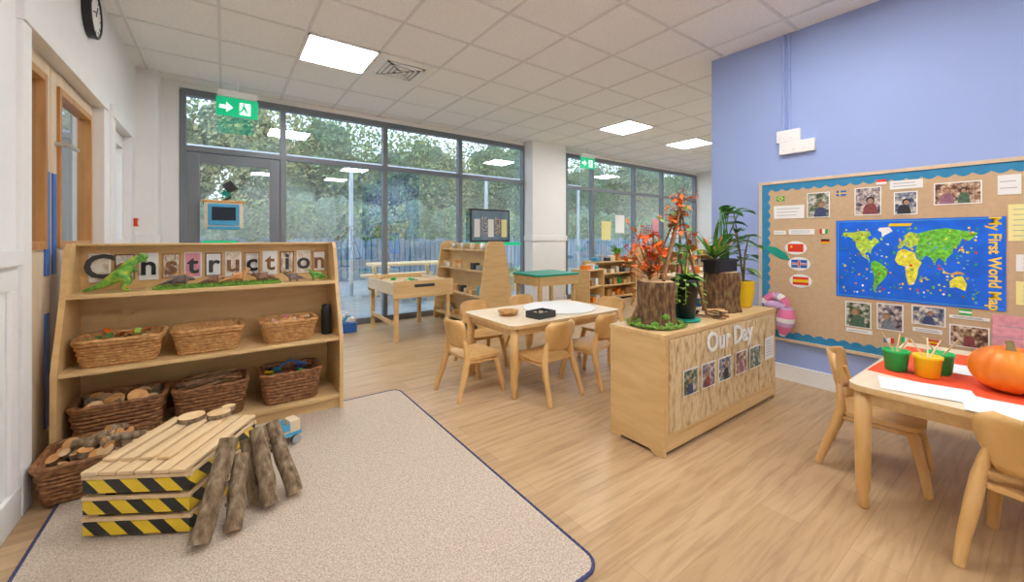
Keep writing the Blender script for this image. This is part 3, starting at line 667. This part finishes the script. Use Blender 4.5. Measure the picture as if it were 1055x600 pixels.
for l,rz in (((2.02,2.36,0),.08),((2.52,2.36,0),.15),((1.98,3.22,0),math.pi-.1),((3.10,2.72,0),math.pi/2+.2),((2.60,3.25,0),math.pi),
             ((2.77,.55,0),math.pi+.12),((2.39,.02,0),-math.pi/2-.12),((6.0,4.3,0),1.0),((7.3,4.2,0),-2.2),((5.6,3.7,0),.2),((8.3,3.9,0),.4)): dup(ch,l,rz)
def table(name,x0,y0,x1,y1,h,top=BIRCH,r=.06,t=.026):
    b=B(name); cx,cy=(x0+x1)/2,(y0+y1)/2; b.loc=(cx,cy,0); a,d=(x1-x0)/2,(y1-y0)/2
    b.prism(rrect(-a,-d,a,d,r,6),Matrix.Translation((0,0,h-t)),t,top,BEECHX)
    for s_ in(-1,1):
        b.box((0,s_*(d-.05),h-t-.03),(2*a-.12,.02,.06),BEECHX); b.box((s_*(a-.05),0,h-t-.03),(.02,2*d-.12,.06),BEECHX)
        for z in(-1,1): b.lathe([(.019,0),(.021,.01),(.02,.06),(.027,.10),(.03,h*.6),(.032,h-t-.001)],(s_*(a-.05),z*(d-.05),0),CHAIRW,16)
    return b
table('classroom_table',1.70,2.34,2.92,3.08,.55).done()
o=B('round_white_tray',(2.5,2.72,.551)); o.lathe([(.32,0),(.33,.002),(.33,.010),(.325,.012),(.31,.008)],(0,0,0),PAPER,48); o.done()
o=B('wicker_bowl',(1.93,2.72,.551)); o.lathe([(.05,0),(.075,.015),(.09,.04),(.083,.04),(.065,.015)],(0,0,0),WICK,24); o.done()
o=B('black_tray_box',(2.10,2.50,.551),.15)
o.box((0,0,.005),(.2,.15,.01),DARK)
for a in((0,-.072,.2,.008),(0,.072,.2,.008),(-.097,0,.008,.15),(.097,0,.008,.15)): o.box((a[0],a[1],.028),(a[2],a[3],.05),DARK,bev=.002)
for k in range(10): o.box((U(-.07,.07),U(-.05,.05),.03),(.04,.02,.015),random.choice([PAPER,CUT,STEEL]),(0,0,U(0,3)))
o.done()
table('craft_table',2.26,-.28,3.45,.57,.55).done()
T=.5505
o=B('red_craft_mat'); o.prism([(2.42,-.25),(3.30,-.25),(3.30,.54),(2.56,.56)],Matrix.Translation((0,0,T)),.002,ORRED); o.done()
o=B('white_paper_sheets')
for k,(cx,cy,rz,w,h) in enumerate(((2.42,.34,.25,.20,.29),(2.38,.08,.15,.21,.30),(2.92,.25,.1,.20,.16))):
    o.box((cx,cy,T+.0035+.001*k),(w,h,.0008),PAPER,(0,0,rz))
o.done()
def pot(loc,mat):
    b=B('paint_pot',loc); b.lathe([(.034,0),(.040,.004),(.048,.085),(.052,.088),(.052,.1),(.045,.1),(.042,.08)],(0,0,0),mat,24)
    b.lathe([(.040,.075),(.0,.076)],(0,0,0),DARK,16)
    for k in range(3):
        a=U(0,6.28); b.tube([(0,0,.07),(.06*math.cos(a),.06*math.sin(a),.17)],[.004,.003],random.choice([CUT,RED,BIRCH]),6)
    b.done()
TP=T+.0030
pot((2.66,.475,TP),GRN); pot((2.645,.365,TP),YEL); pot((2.76,.34,TP),GRN)
o=B('pumpkin',(2.67,.125,TP)); prof=[]
for k in range(19):
    a=-math.pi/2+math.pi*k/18; prof.append((max(.004,.122*math.cos(a)**.8 if math.cos(a)>0 else .004),.093+.093*math.sin(a)-(.018 if k>16 else 0)+(.01 if k<2 else 0)))
o.lathe(prof,(0,0,0),ORANGE,80,lambda a,z:1-.07*abs(math.cos(5*a))**6); o.tube([(0,0,.165),(.005,0,.19),(.02,.005,.205)],[.018,.012,.013],STEMG,8); o.done()

# ---------------------------------------------------------------- display board
Y1,Y0_,Z0,Z1=1.555,-1.2,.34,1.67; X=WX-.001
o=B('display_board'); o.b2((X-.018,Y0_,Z0),(X,Y1,Z1),KRAFT)
for a in ((Y0_,Z0-.012,Y1,Z0+.012),(Y0_,Z1-.012,Y1,Z1+.012),(Y1-.012,Z0-.013,Y1+.012,Z1+.013),(Y0_-.012,Z0-.013,Y0_+.012,Z1+.013)): o.b2((X-.028,a[0],a[1]),(X,a[2],a[3]),DOORW,.003)
def scal(p0,p1,ndir):
    p0=Vector(p0);p1=Vector(p1);L_=(p1-p0).length;n=int(L_/.075);P=[(p0.x,p0.y)]
    d=(p1-p0)/n; nd=Vector(ndir)
    for k in range(n):
        for z in range(5):
            t_=z/5; e=p0+d*(k+t_)+nd*(.045+.02*math.sin(math.pi*t_)); P.append((e.x,e.y))
    e=p1+nd*.045; P+=[(e.x,e.y),(p1.x,p1.y)]
    return P
lx0,lx1=-Y1+.012,-Y0_-.012
for k,P in enumerate((scal((lx0,Z1-.012),(lx1,Z1-.012),(0,-1)),scal((lx0,Z0+.012),(lx1,Z0+.012),(0,1)),scal((lx0,Z0+.012),(lx0,Z1-.012),(1,0)))): o.prism(P,MW(X-.0185-.0004*(k==2),0,0),.0012,BORD)
o.done()
# map
m=B('world_map_poster'); ya,yb_,za,zb=1.02,.197,.752,1.330; Mm=MW(X-.0215,ya,za); Wm,Hm=ya-yb_,zb-za
m.prism([(0,0),(Wm,0),(Wm,Hm),(0,Hm)],Mm,.001,MAPB)
CG=M_plain('map_green',(.16,.56,.05),.4,.5,40); CY=M_plain('map_yellow',(.85,.75,.06),.4,.3,40); CG2=M_plain('map_lime',(.45,.66,.07),.4,.4,40); CO=M_plain('map_orange',(.88,.45,.08),.4,.4,30)
bd=.010
m.prism([(bd,bd),(Wm-bd,bd),(Wm-bd,bd+.004),(bd,bd+.004)],q(Mm,.001),.0005,LBLU).prism([(bd,Hm-bd-.004),(Wm-bd,Hm-bd-.004),(Wm-bd,Hm-bd),(bd,Hm-bd)],q(Mm,.001),.0005,LBLU).prism([(bd,bd),(bd+.004,bd),(bd+.004,Hm-bd),(bd,Hm-bd)],q(Mm,.001),.0006,LBLU)
conts={
 'na':([(-165,62),(-160,70),(-130,70),(-110,73),(-85,72),(-80,64),(-92,58),(-80,52),(-72,60),(-58,52),(-66,45),(-74,40),(-80,32),(-82,26),(-90,30),(-97,26),(-95,18),(-87,20),(-84,10),(-92,14),(-105,20),(-112,30),(-122,38),(-125,50),(-140,60)],CG2),
 'gl':([(-50,60),(-40,65),(-22,72),(-30,80),(-58,79),(-62,74),(-52,70)],PAPER),
 'sa':([(-80,8),(-70,12),(-52,5),(-35,-6),(-40,-22),(-55,-34),(-65,-42),(-70,-54),(-75,-48),(-72,-30),(-72,-18),(-81,-5)],CG),
 'af':([(-16,14),(-10,30),(0,36),(11,36),(22,32),(33,30),(38,18),(51,11),(42,-2),(40,-15),(34,-26),(26,-34),(18,-34),(12,-18),(9,2),(-8,5)],CY),
 'eu':([(-9,37),(-9,43),(-1,46),(-4,49),(5,53),(9,57),(5,61),(20,70),(40,67),(45,55),(40,45),(28,41),(22,37),(15,41),(8,44),(0,38)],CG2),
 'as':([(40,45),(45,55),(42,67),(70,73),(105,77),(140,72),(175,68),(170,62),(155,52),(142,58),(135,45),(122,38),(121,30),(108,20),(104,10),(100,15),(90,22),(80,9),(72,20),(60,25),(55,18),(44,13),(35,30),(36,37)],CG),
 'au':([(114,-22),(130,-12),(137,-12),(142,-11),(152,-26),(148,-38),(138,-35),(128,-32),(115,-34)],CY),
 'id':([(96,4),(105,-5),(118,-8),(130,-3),(140,-4),(148,-9),(138,-8),(120,-10),(104,-8)],CO),
 'jp':([(131,32),(141,37),(144,44),(140,42),(134,35)],CY),'uk':([(-5,50),(1,52),(-3,58),(-6,56)],CO),'md':([(44,-24),(48,-22),(50,-14),(46,-16)],CG),
 'nz':([(167,-45),(178,-38),(174,-37),(168,-43)],CG)}
def mp_(x,y): return (.025+(x+170)/350*(Wm-.125),.03+(y+60)/143*(Hm-.075))
for k,(P,mt) in conts.items():
    Pc=[mp_(x,y) for x,y in P]; m.prism(Pc,q(Mm,.0012),.0008,mt)
for k in range(230):
    lon,lat=U(-165,175),U(-58,78); x,y=mp_(lon,lat); r_=U(.003,.008); m.prism(ell(x,y,r_,r_*U(.6,1.4),6),q(Mm,.0024+.00001*k),.0004,random.choice([PAPER,YEL,GRN,LBLU,LBLU,CG,CO,TWIG,CY,RED]))
m.text('My First World Map',.070,q(Mm,.0015)@Matrix.Translation((Wm-.045,Hm/2,0))@Matrix.Rotation(-math.pi/2,4,'Z'),YEL,.0006,bold=.0018)
m.prism([(Wm*.36,Hm-.05),(Wm*.50,Hm-.05),(Wm*.51,Hm-.03),(Wm*.37,Hm-.03)],q(Mm,.0060),.0005,YEL); m.done()
XB=X-.0208
for k,(a,b_,c_,d_) in enumerate(((1.06,1.21,1.36,1.56),(.76,.91,1.365,1.57),(.575,.695,1.36,1.52),(.29,.50,1.415,1.56),(.815,.965,.53,.72),(.645,.785,.54,.73),(.445,.605,.61,.74),(.26,.43,.50,.64))):
    photo('pinned_photograph',MW(XB,(a+b_)/2,(c_+d_)/2),b_-a,d_-c_,k)
def label(a,b_,c_,d_,mat=PAPER,lines=2):
    o=B('pinned_label'); M=MW(XB,(a+b_)/2,(c_+d_)/2); w,h=(b_-a)/2,(d_-c_)/2; o.prism([(-w,-h),(w,-h),(w,h),(-w,h)],M,.0015,mat)
    for k in range(lines):
        y=h*(1-2*(k+1)/(lines+1)); e=w*U(.5,.8); o.prism([(-w*.8,y-.002),(e,y-.002),(e,y+.002),(-w*.8,y+.002)],q(M,.0016),.0004,GREYM)
    o.done()
for a in ((1.23,1.45,1.36,1.47,PAPER,3),(.55,.715,1.54,1.60),(.14,.23,1.46,1.58),(.0,.19,1.18,1.40,YPAP,6),(1.16,1.34,1.225,1.27),(1.36,1.45,1.225,1.26,PAPER,1),(.05,.25,.53,.73,PPAP,2),(.46,.6,.56,.59),(.26,.43,.68,.70),(-.1,.16,1.0,1.1,PAPER,3),(-.1,.16,.80,.94,YPAP,4),(-.3,-.1,1.3,1.5,PAPER,4),(.81,.96,.49,.52,PAPER,1)): label(*a)
def flag(y,z,w,h,cols,oval=False,vert=False):
    o=B('paper_flag'); M=MW(XB,y,z)
    if oval: o.prism(ell(0,0,w*.72,h*.85,20),M,.001,PAPER)
    n=len(cols)
    for k,cm in enumerate(cols):
        if vert: P=[(-w/2+w*k/n,-h/2),(-w/2+w*(k+1)/n,-h/2),(-w/2+w*(k+1)/n,h/2),(-w/2+w*k/n,h/2)]
        else: P=[(-w/2,h/2-h*(k+1)/n),(w/2,h/2-h*(k+1)/n),(w/2,h/2-h*k/n),(-w/2,h/2-h*k/n)]
        o.prism(P,q(M,.0012),.0008,cm)
    return o,q(M,.0022)
o,M=flag(1.29,1.115,.11,.066,[RED],True); o.prism(ell(-.03,.01,.01,.01,5),M,.0004,YEL).done()
o,M=flag(1.265,.985,.11,.066,[BLU],True)
for P in ([(-.05,-.008),(.05,-.008),(.05,.008),(-.05,.008)],[(-.008,-.03),(.008,-.03),(.008,.03),(-.008,.03)]): o.prism(P,M,.0005,PAPER)
for P in ([(-.05,-.004),(.05,-.004),(.05,.004),(-.05,.004)],[(-.004,-.03),(.004,-.03),(.004,.03),(-.004,.03)]): o.prism(P,q(M,.0006),.0005,RED)
o.done()
o,M=flag(1.255,.845,.11,.066,[RED,YEL,RED],True); o.done()
o,M=flag(1.40,1.53,.06,.04,[GRN]); o.prism([(-.025,0),(0,-.016),(.025,0),(0,.016)],M,.0004,YEL).prism(ell(0,0,.008,.008,10),q(M,.0005),.0004,BLU).done()
o,M=flag(.99,1.54,.06,.04,[BLU]); o.prism([(-.03,-.004),(.03,-.004),(.03,.004),(-.03,.004)],M,.0004,YEL).prism([(-.012,-.02),(-.005,-.02),(-.005,.02),(-.012,.02)],M,.0004,YEL).done()
for y,z,cs,ve in ((1.10,1.25,[RED,PAPER,GRN],True),(1.09,1.17,[BLACK,RED,YEL],False),(.72,.47,[BLU,PAPER,RED],True),(.63,.49,[GRN,PAPER,ORANGE],True),(.50,.50,[RED,YEL,RED],False),(.76,1.60,[RED,PAPER],False),(.36,.725,[GRN,PAPER,GRN],False)):
    o,M=flag(y,z,.055,.036,cs,vert=ve); o.done()
o=B('paper_leaf'); o.prism([(-.10,.06),(-.02,.05),(.06,.0),(.09,-.06),(.02,-.05),(-.06,.0)],MW(XB,1.42,1.07),.001,TEAL); o.done()
o=B('pink_striped_fabric_shape'); path=[];rad=[]
for k in range(30):
    t_=k/29
    if t_<.5: a=math.pi*(1-t_/.5); path.append((1.415-.075*math.cos(a)*1.0,.635+.075*math.sin(a))); rad.append(.028+.02*t_)
    else: s_=(t_-.5)/.5; path.append((1.49-.03*s_*s_,.635-.25*s_)); rad.append(.038+.030*math.sin(math.pi*s_)-.02*s_*s_)
for k in range(29):
    p0=path[k];p1=path[k+1]; o.tube([(X-.100,2.82-p0[0],p0[1]),(X-.100,2.82-p1[0],p1[1])],[rad[k],rad[k+1]],[PINK,PINK,PAPER,LILAC][(k//2)%4],14)
o.cyl((X-.029,1.40,.69),(X-.09,1.40,.69),.004,STEEL); o.done()

# ---------------------------------------------------------------- window side furniture
o=B('sand_play_table'); a=(1.55,4.42,2.30,5.42)
o.b2((a[0],a[1],.50),(a[2],a[1]+.025,.70),BEECHX,.006).b2((a[0],a[3]-.025,.50),(a[2],a[3],.70),BEECHX,.006).b2((a[0],a[1]+.025,.54),(a[0]+.02,a[3]-.025,.68),BIRCH,.004).b2((a[2]-.02,a[1]+.025,.54),(a[2],a[3]-.025,.68),BIRCH,.004)
o.b2((a[0]+.02,a[1]+.025,.54),(a[2]-.02,a[3]-.025,.56),BIRCH).b2((a[0]+.03,a[1]+.03,.56),(a[2]-.03,a[3]-.03,.645),CUT)
o.b2((1.80,a[1]-.004,.62),(2.05,a[1],.655),DARK)
for x in(a[0]+.05,a[2]-.05):
    for y in(a[1]+.055,a[3]-.055): o.b2((x-.024,y-.024,0),(x+.024,y+.024,.54),BEECH,.006)
o.b2((a[0]+.03,a[1]+.08,.18),(a[0]+.055,a[3]-.08,.22),BEECHX)
for k in range(8): o.sph((U(1.65,2.2),U(4.6,5.3),.665),(.04,.03,.025),random.choice([CUT,STEEL,DARK,GRN]),1)
o.done()
cm=[PAPER,WICK,CUT,GREYM,DARK,BEECH,CUTO,PAPER,STEEL,BIRCH,LBLU,WICKD]
cmc=cm+[YEL,GRN,WICK,BIRCH,ORANGE]
o=B('double_sided_bookcase',(2.85,0,0))
for y in(4.30,5.60):
    poly=[(-.27,0),(.27,0),(.24,.5),(.14,1.10),(.10,1.15),(-.10,1.15),(-.14,1.10),(-.24,.5)]
    o.prism(poly,MF(0,y+.012,0),.024,BEECH)
for z,wd in((.08,.25),(.42,.22),(.75,.17),(1.02,.13)): o.b2((-wd,4.312,z),(wd,5.588,z+.02),BEECHX,.003)
o.b2((-.008,4.313,.1),(.008,5.587,1.12),BEECH)
for z in(.10,.44,.77):
    for k in range(7):
        y=4.47+k*.165; h=U(.05,.12); o.box((-.12+U(-.02,.02),y,z+h/2),(U(.08,.12),U(.06,.13),h),random.choice(cm),bev=.008)
for k in range(4): o.lathe([(.03,0),(.04,.05),(.03,.09)],(-.07,4.5+k*.27,1.04),random.choice([STEEL,PAPER,BIRCH]),12)
o.done()
o=B('green_water_table'); a=(3.5,4.2,4.3,4.85)
o.prism(rrect(a[0],a[1],a[2],a[3],.05),Matrix.Translation((0,0,.655)),.025,TEAL)
o.b2((a[0]+.03,a[1]+.02,.52),(a[2]-.03,a[1]+.045,.655),BEECHX,.004).b2((a[0]+.03,a[3]-.045,.52),(a[2]-.03,a[3]-.02,.655),BEECHX,.004).b2((a[0]+.02,a[1]+.03,.52),(a[0]+.045,a[3]-.03,.655),BEECHX,.004).b2((a[2]-.045,a[1]+.03,.52),(a[2]-.02,a[3]-.03,.655),BEECHX,.004)
for x in(a[0]+.075,a[2]-.075):
    for y in(a[1]+.075,a[3]-.075): o.b2((x-.025,y-.025,0),(x+.025,y+.025,.65),BEECH,.006)
o.done()
o=B('blue_toy_crate',(1.25,5.35,0)); o.box((0,0,.06),(.24,.2,.12),BLU,bev=.01)
for k in range(8): o.box((U(-.08,.08),U(-.06,.06),.14+U(0,.06)),(.05,.05,.06),random.choice([BLU,PAPER,LBLU]),(U(-.5,.5),0,U(0,3)),.004)
o.tube([(-.11,0,.1),(-.11,0,.26),(.11,0,.26),(.11,0,.1)],.008,PAPER,6); o.done()
# notice frame on window
o=B('framed_notice_board'); o.b2((3.26,5.665,1.125),(4.05,5.692,1.68),DARK,.004).b2((3.29,5.66,1.16),(4.02,5.666,1.65),FENCE)
for k in range(5):
    x=3.33+k*.135; o.b2((x,5.656,1.21+.04*(k%2)),(x+.11,5.6605,1.51+.04*(k%2)),[PAPER,PH[2],PAPER,PH[1],YPAP][k])
o.done()
o=B('trim_fire_notice'); o.b2((3.2,5.68,1.07),(4.3,5.692,1.12),GSIGN); o.done()
o=B('wall_tablet_station',(.0,5.58,1.25)); o.box((0,.0,.20),(.36,.06,.30),BIRCH,bev=.02).box((0,-.035,.21),(.29,.02,.24),LBLU,bev=.02).box((0,-.047,.22),(.22,.006,.15),SCREEN,bev=.004).box((0,-.04,.06),(.30,.06,.03),LBLU,bev=.008)
o.box((.0,-.0,.36),(.40,.08,.025),CUTO,bev=.006).tube([(.02,-.02,.5),(.1,-.04,.56)],.06,DARK,16).tube([(.03,.02,.48),(.06,.03,.42),(.0,.03,.37)],.015,DARK); o.box((.02,-.035,.45),(.08,.03,.06),TEAL,(.2,.4,0),.01); o.box((0,.06,.2),(.08,.08,.08),DARK); o.done()
o=B('window_posters')
for x,z,w,h,mt in((6.5,1.15,.3,.4,YPAP),(6.95,1.3,.3,.4,PAPER),(7.9,1.2,.4,.3,PH[2]),(8.3,1.25,.25,.4,PPAP),(9.0,1.2,.4,.4,PAPER),(9.5,1.3,.3,.3,LBLU)): o.b2((x,WY+.034,z),(x+w,WY+.038,z+h),mt)
o.done()
# far right furniture
def farshelf(x,y,w,h,rz=0,d=.35):
    o=B('low_open_shelf',(x,y,0),rz); o.b2((-w/2,-d/2,0),(-w/2+.025,d/2,h),BEECH,.003).b2((w/2-.025,-d/2,0),(w/2,d/2,h),BEECH,.003).b2((-w/2+.025,d/2-.015,0),(w/2-.025,d/2-.001,h),BEECH)
    n=3 if h>.7 else 2
    for k in range(n+1): z=.04+(h-.065)*k/n; o.b2((-w/2+.025,-d/2+.002,z),(w/2-.025,d/2-.016,z+.02),BEECHX,.002)
    for k in range(n+1):
        z=.06+(h-.065)*k/n; x_=-w/2+.08
        while x_<w/2-.12:
            ww=U(.06,.16); hh=U(.06,.15); o.box((x_+ww/2,U(-.05,0),z+hh/2+.001),(ww,.14,hh),random.choice(cmc),bev=.01); x_+=ww+U(.02,.1)
    o.done()
farshelf(6.2,5.25,1.2,.75); farshelf(7.7,5.3,1.3,.9); farshelf(9.2,5.2,1.2,.8); farshelf(5.2,4.9,.6,.65,.3); farshelf(9.6,3.0,1.2,1.0,-math.pi/2)
table('classroom_table',6.2,3.5,7.1,4.2,.55).done(); table('classroom_table',7.7,4.2,8.6,4.8,.55).done()
o=B('craft_supplies_tray',(6.6,3.85,.551))
o.box((0,0,.012),(.5,.35,.024),BIRCH,bev=.004)
for k in range(9): o.lathe([(.035,0),(.04,.12)],(U(-.2,.2),U(-.13,.13),.025),random.choice([RED,YEL,BLU,GRN,ORANGE,PINK]),12)
o.done()
for x,y,z in((6.4,5.25,.755),(7.9,5.3,.905),(9.0,5.2,.805)):
    o=B('leafy_pot_plant',(x,y,z)); o.lathe([(.05,0),(.07,.12),(.06,.12)],(0,0,0),ORANGE,16); spray(o,(0,0,.1),30,.30,.06,[LEAF,LEAFL,LEAFL],1.4,.25); o.done()
for k,(x,y) in enumerate(((5.9,3.2),(8.9,4.5))):
    o=B('plastic_storage_tub',(x,y,0)); o.lathe([(.16,0),(.2,.28),(.21,.28),(.21,.3),(.19,.3),(.18,.26)],(0,0,0),RED if k else BLU,24)
    for z in range(8): o.sph((U(-.1,.1),U(-.1,.1),.27),.06,random.choice(cmc),1)
    o.done()

# ---------------------------------------------------------------- outdoors
B('ground_outdoor').b2((-14,WY+.12,-.2),(40,45,-.05),GROUND).done()
B('ground_bank').b2((-14,14.3,-.05),(40,45,.85),BANK,).done()
o=B('playground_fence')
x=-8
while x<34: o.b2((x,12.0,-.05),(x+.14,12.03,1.15+.04*math.sin(x*9)),FENCE); x+=.17
o.b2((-8,12.03,.3),(34,12.07,.4),FENCE).b2((-8,12.03,.75),(34,12.07,.85),FENCE); o.done()
def tree(x,y,r,h,mat):
    b=B('garden_tree',(x,y,.85)); b.tube([(0,0,0),(.1,0,h*.35),(0,.1,h*.7)],[.14,.10,.05],BARK,10)
    for k in range(5): a=k*1.3; b.tube([(.08,0,h*.3),(r*.6*math.cos(a),r*.6*math.sin(a),h*.7)],[.06,.02],BARK,6)
    for k in range(8):
        a=U(0,6.28); rr=U(.1,.45)*r; b.sph((rr*math.cos(a),rr*math.sin(a),h*U(.28,.78)),(r*U(.34,.46),r*U(.34,.46),h*U(.11,.16)),HEDGE,3,jit=.7)
    for k in range(6200):
        while True:
            v=Vector((U(-1,1),U(-1,1),U(-1,1)))
            if v.length<1 : break
        v=v*(.6+.4*v.length); p=Vector((v.x*r,v.y*r,h*.56+v.z*h*.50)); n=Vector((U(-1,1),U(-1,1),U(-1,1))).normalized(); a=n.orthogonal()*U(.03,.08); c_=n.cross(a)
        b.raw([p-a,p-c_*.6,p+a,p+c_*.6],[[0,1,2,3]],mat)
    b.done()
for k in range(17): tree(-6+k*2.4+U(-.5,.5),18+U(-1,1.5),U(2.0,2.7),U(5.0,6.8),TREE if k%3 else TREE2)
o=B('clipped_hedge',(0,13.3,-.05))
for k in range(62):
    x=-8+k*.7; o.sph((x,U(-.1,.1),1.0),(.72,.55,1.15+U(-.15,.3)),HEDGE,3,jit=.45)
for k in range(15000):
    x=U(-8,34); z=U(.6,2.3); p=Vector((x,-.55+.25*(z-1.2)**2+U(-.06,.06),z)); n=Vector((U(-1,1),U(-1,0),U(-1,1))).normalized(); a=n.orthogonal()*U(.03,.07); c_=n.cross(a)
    o.raw([p-a,p-c_*.6,p+a,p+c_*.6],[[0,1,2,3]],TREE if k%4 else TREE2)
o.done()
o=B('outdoor_picnic_table',(3.2,8.2,-.05)); o.box((0,0,.7),(1.6,.7,.05),PINE,bev=.01).box((0,-.65,.42),(1.6,.28,.05),PINE,bev=.01).box((0,.65,.42),(1.6,.28,.05),PINE,bev=.01)
for x in(-.6,.6): o.box((x,0,.38),(.07,1.4,.07),PINE).box((x,-.3,.36),(.07,.07,.72),PINE,(.45,0,0)).box((x,.3,.36),(.07,.07,.72),PINE,(-.45,0,0))
o.done()
for px in (.3,5.6,9.5):
    o=B('outdoor_planter_box',(px,7.9,-.05)); o.box((0,0,.2),(1.2,.5,.4),PINE,bev=.01); spray(o,(-.3,0,.4),60,.5,.05,[LEAF,LEAFL]); spray(o,(.3,0,.4),60,.5,.05,[LEAF,LEAFL]); o.done()
o=B('outdoor_canopy')
for x in(-1.2,2.2,5.6,9.0): o.cyl((x,8.9,-.05),(x,8.9,2.75),.045,CARG)
o.b2((-1.3,8.85,2.75),(9.1,8.95,2.83),CARG); o.done()

# ---------------------------------------------------------------- world / camera
w=bpy.data.worlds.new('World'); scene.world=w; w.use_nodes=True; nt=w.node_tree; bg=nt.nodes['Background']
sky=nt.nodes.new('ShaderNodeTexSky'); sky.sky_type='HOSEK_WILKIE'; sky.turbidity=5; sky.sun_direction=(.3,-.5,.8)
mx=nt.nodes.new('ShaderNodeMix'); mx.data_type='RGBA'; mx.inputs['Factor'].default_value=.8; nt.links.new(sky.outputs[0],mx.inputs['A']); mx.inputs['B'].default_value=(.86,.93,1,1)
nt.links.new(mx.outputs['Result'],bg.inputs['Color']); bg.inputs['Strength'].default_value=3.6
cam=bpy.data.cameras.new('Camera'); co=bpy.data.objects.new('Camera',cam); scene.collection.objects.link(co)
co.location=(0,0,1.2); co.rotation_euler=(math.pi/2,0,math.radians(-35.9)); cam.sensor_width=36; cam.lens=410/1055*36; cam.shift_y=-55/1055; cam.clip_start=.05
scene.camera=co
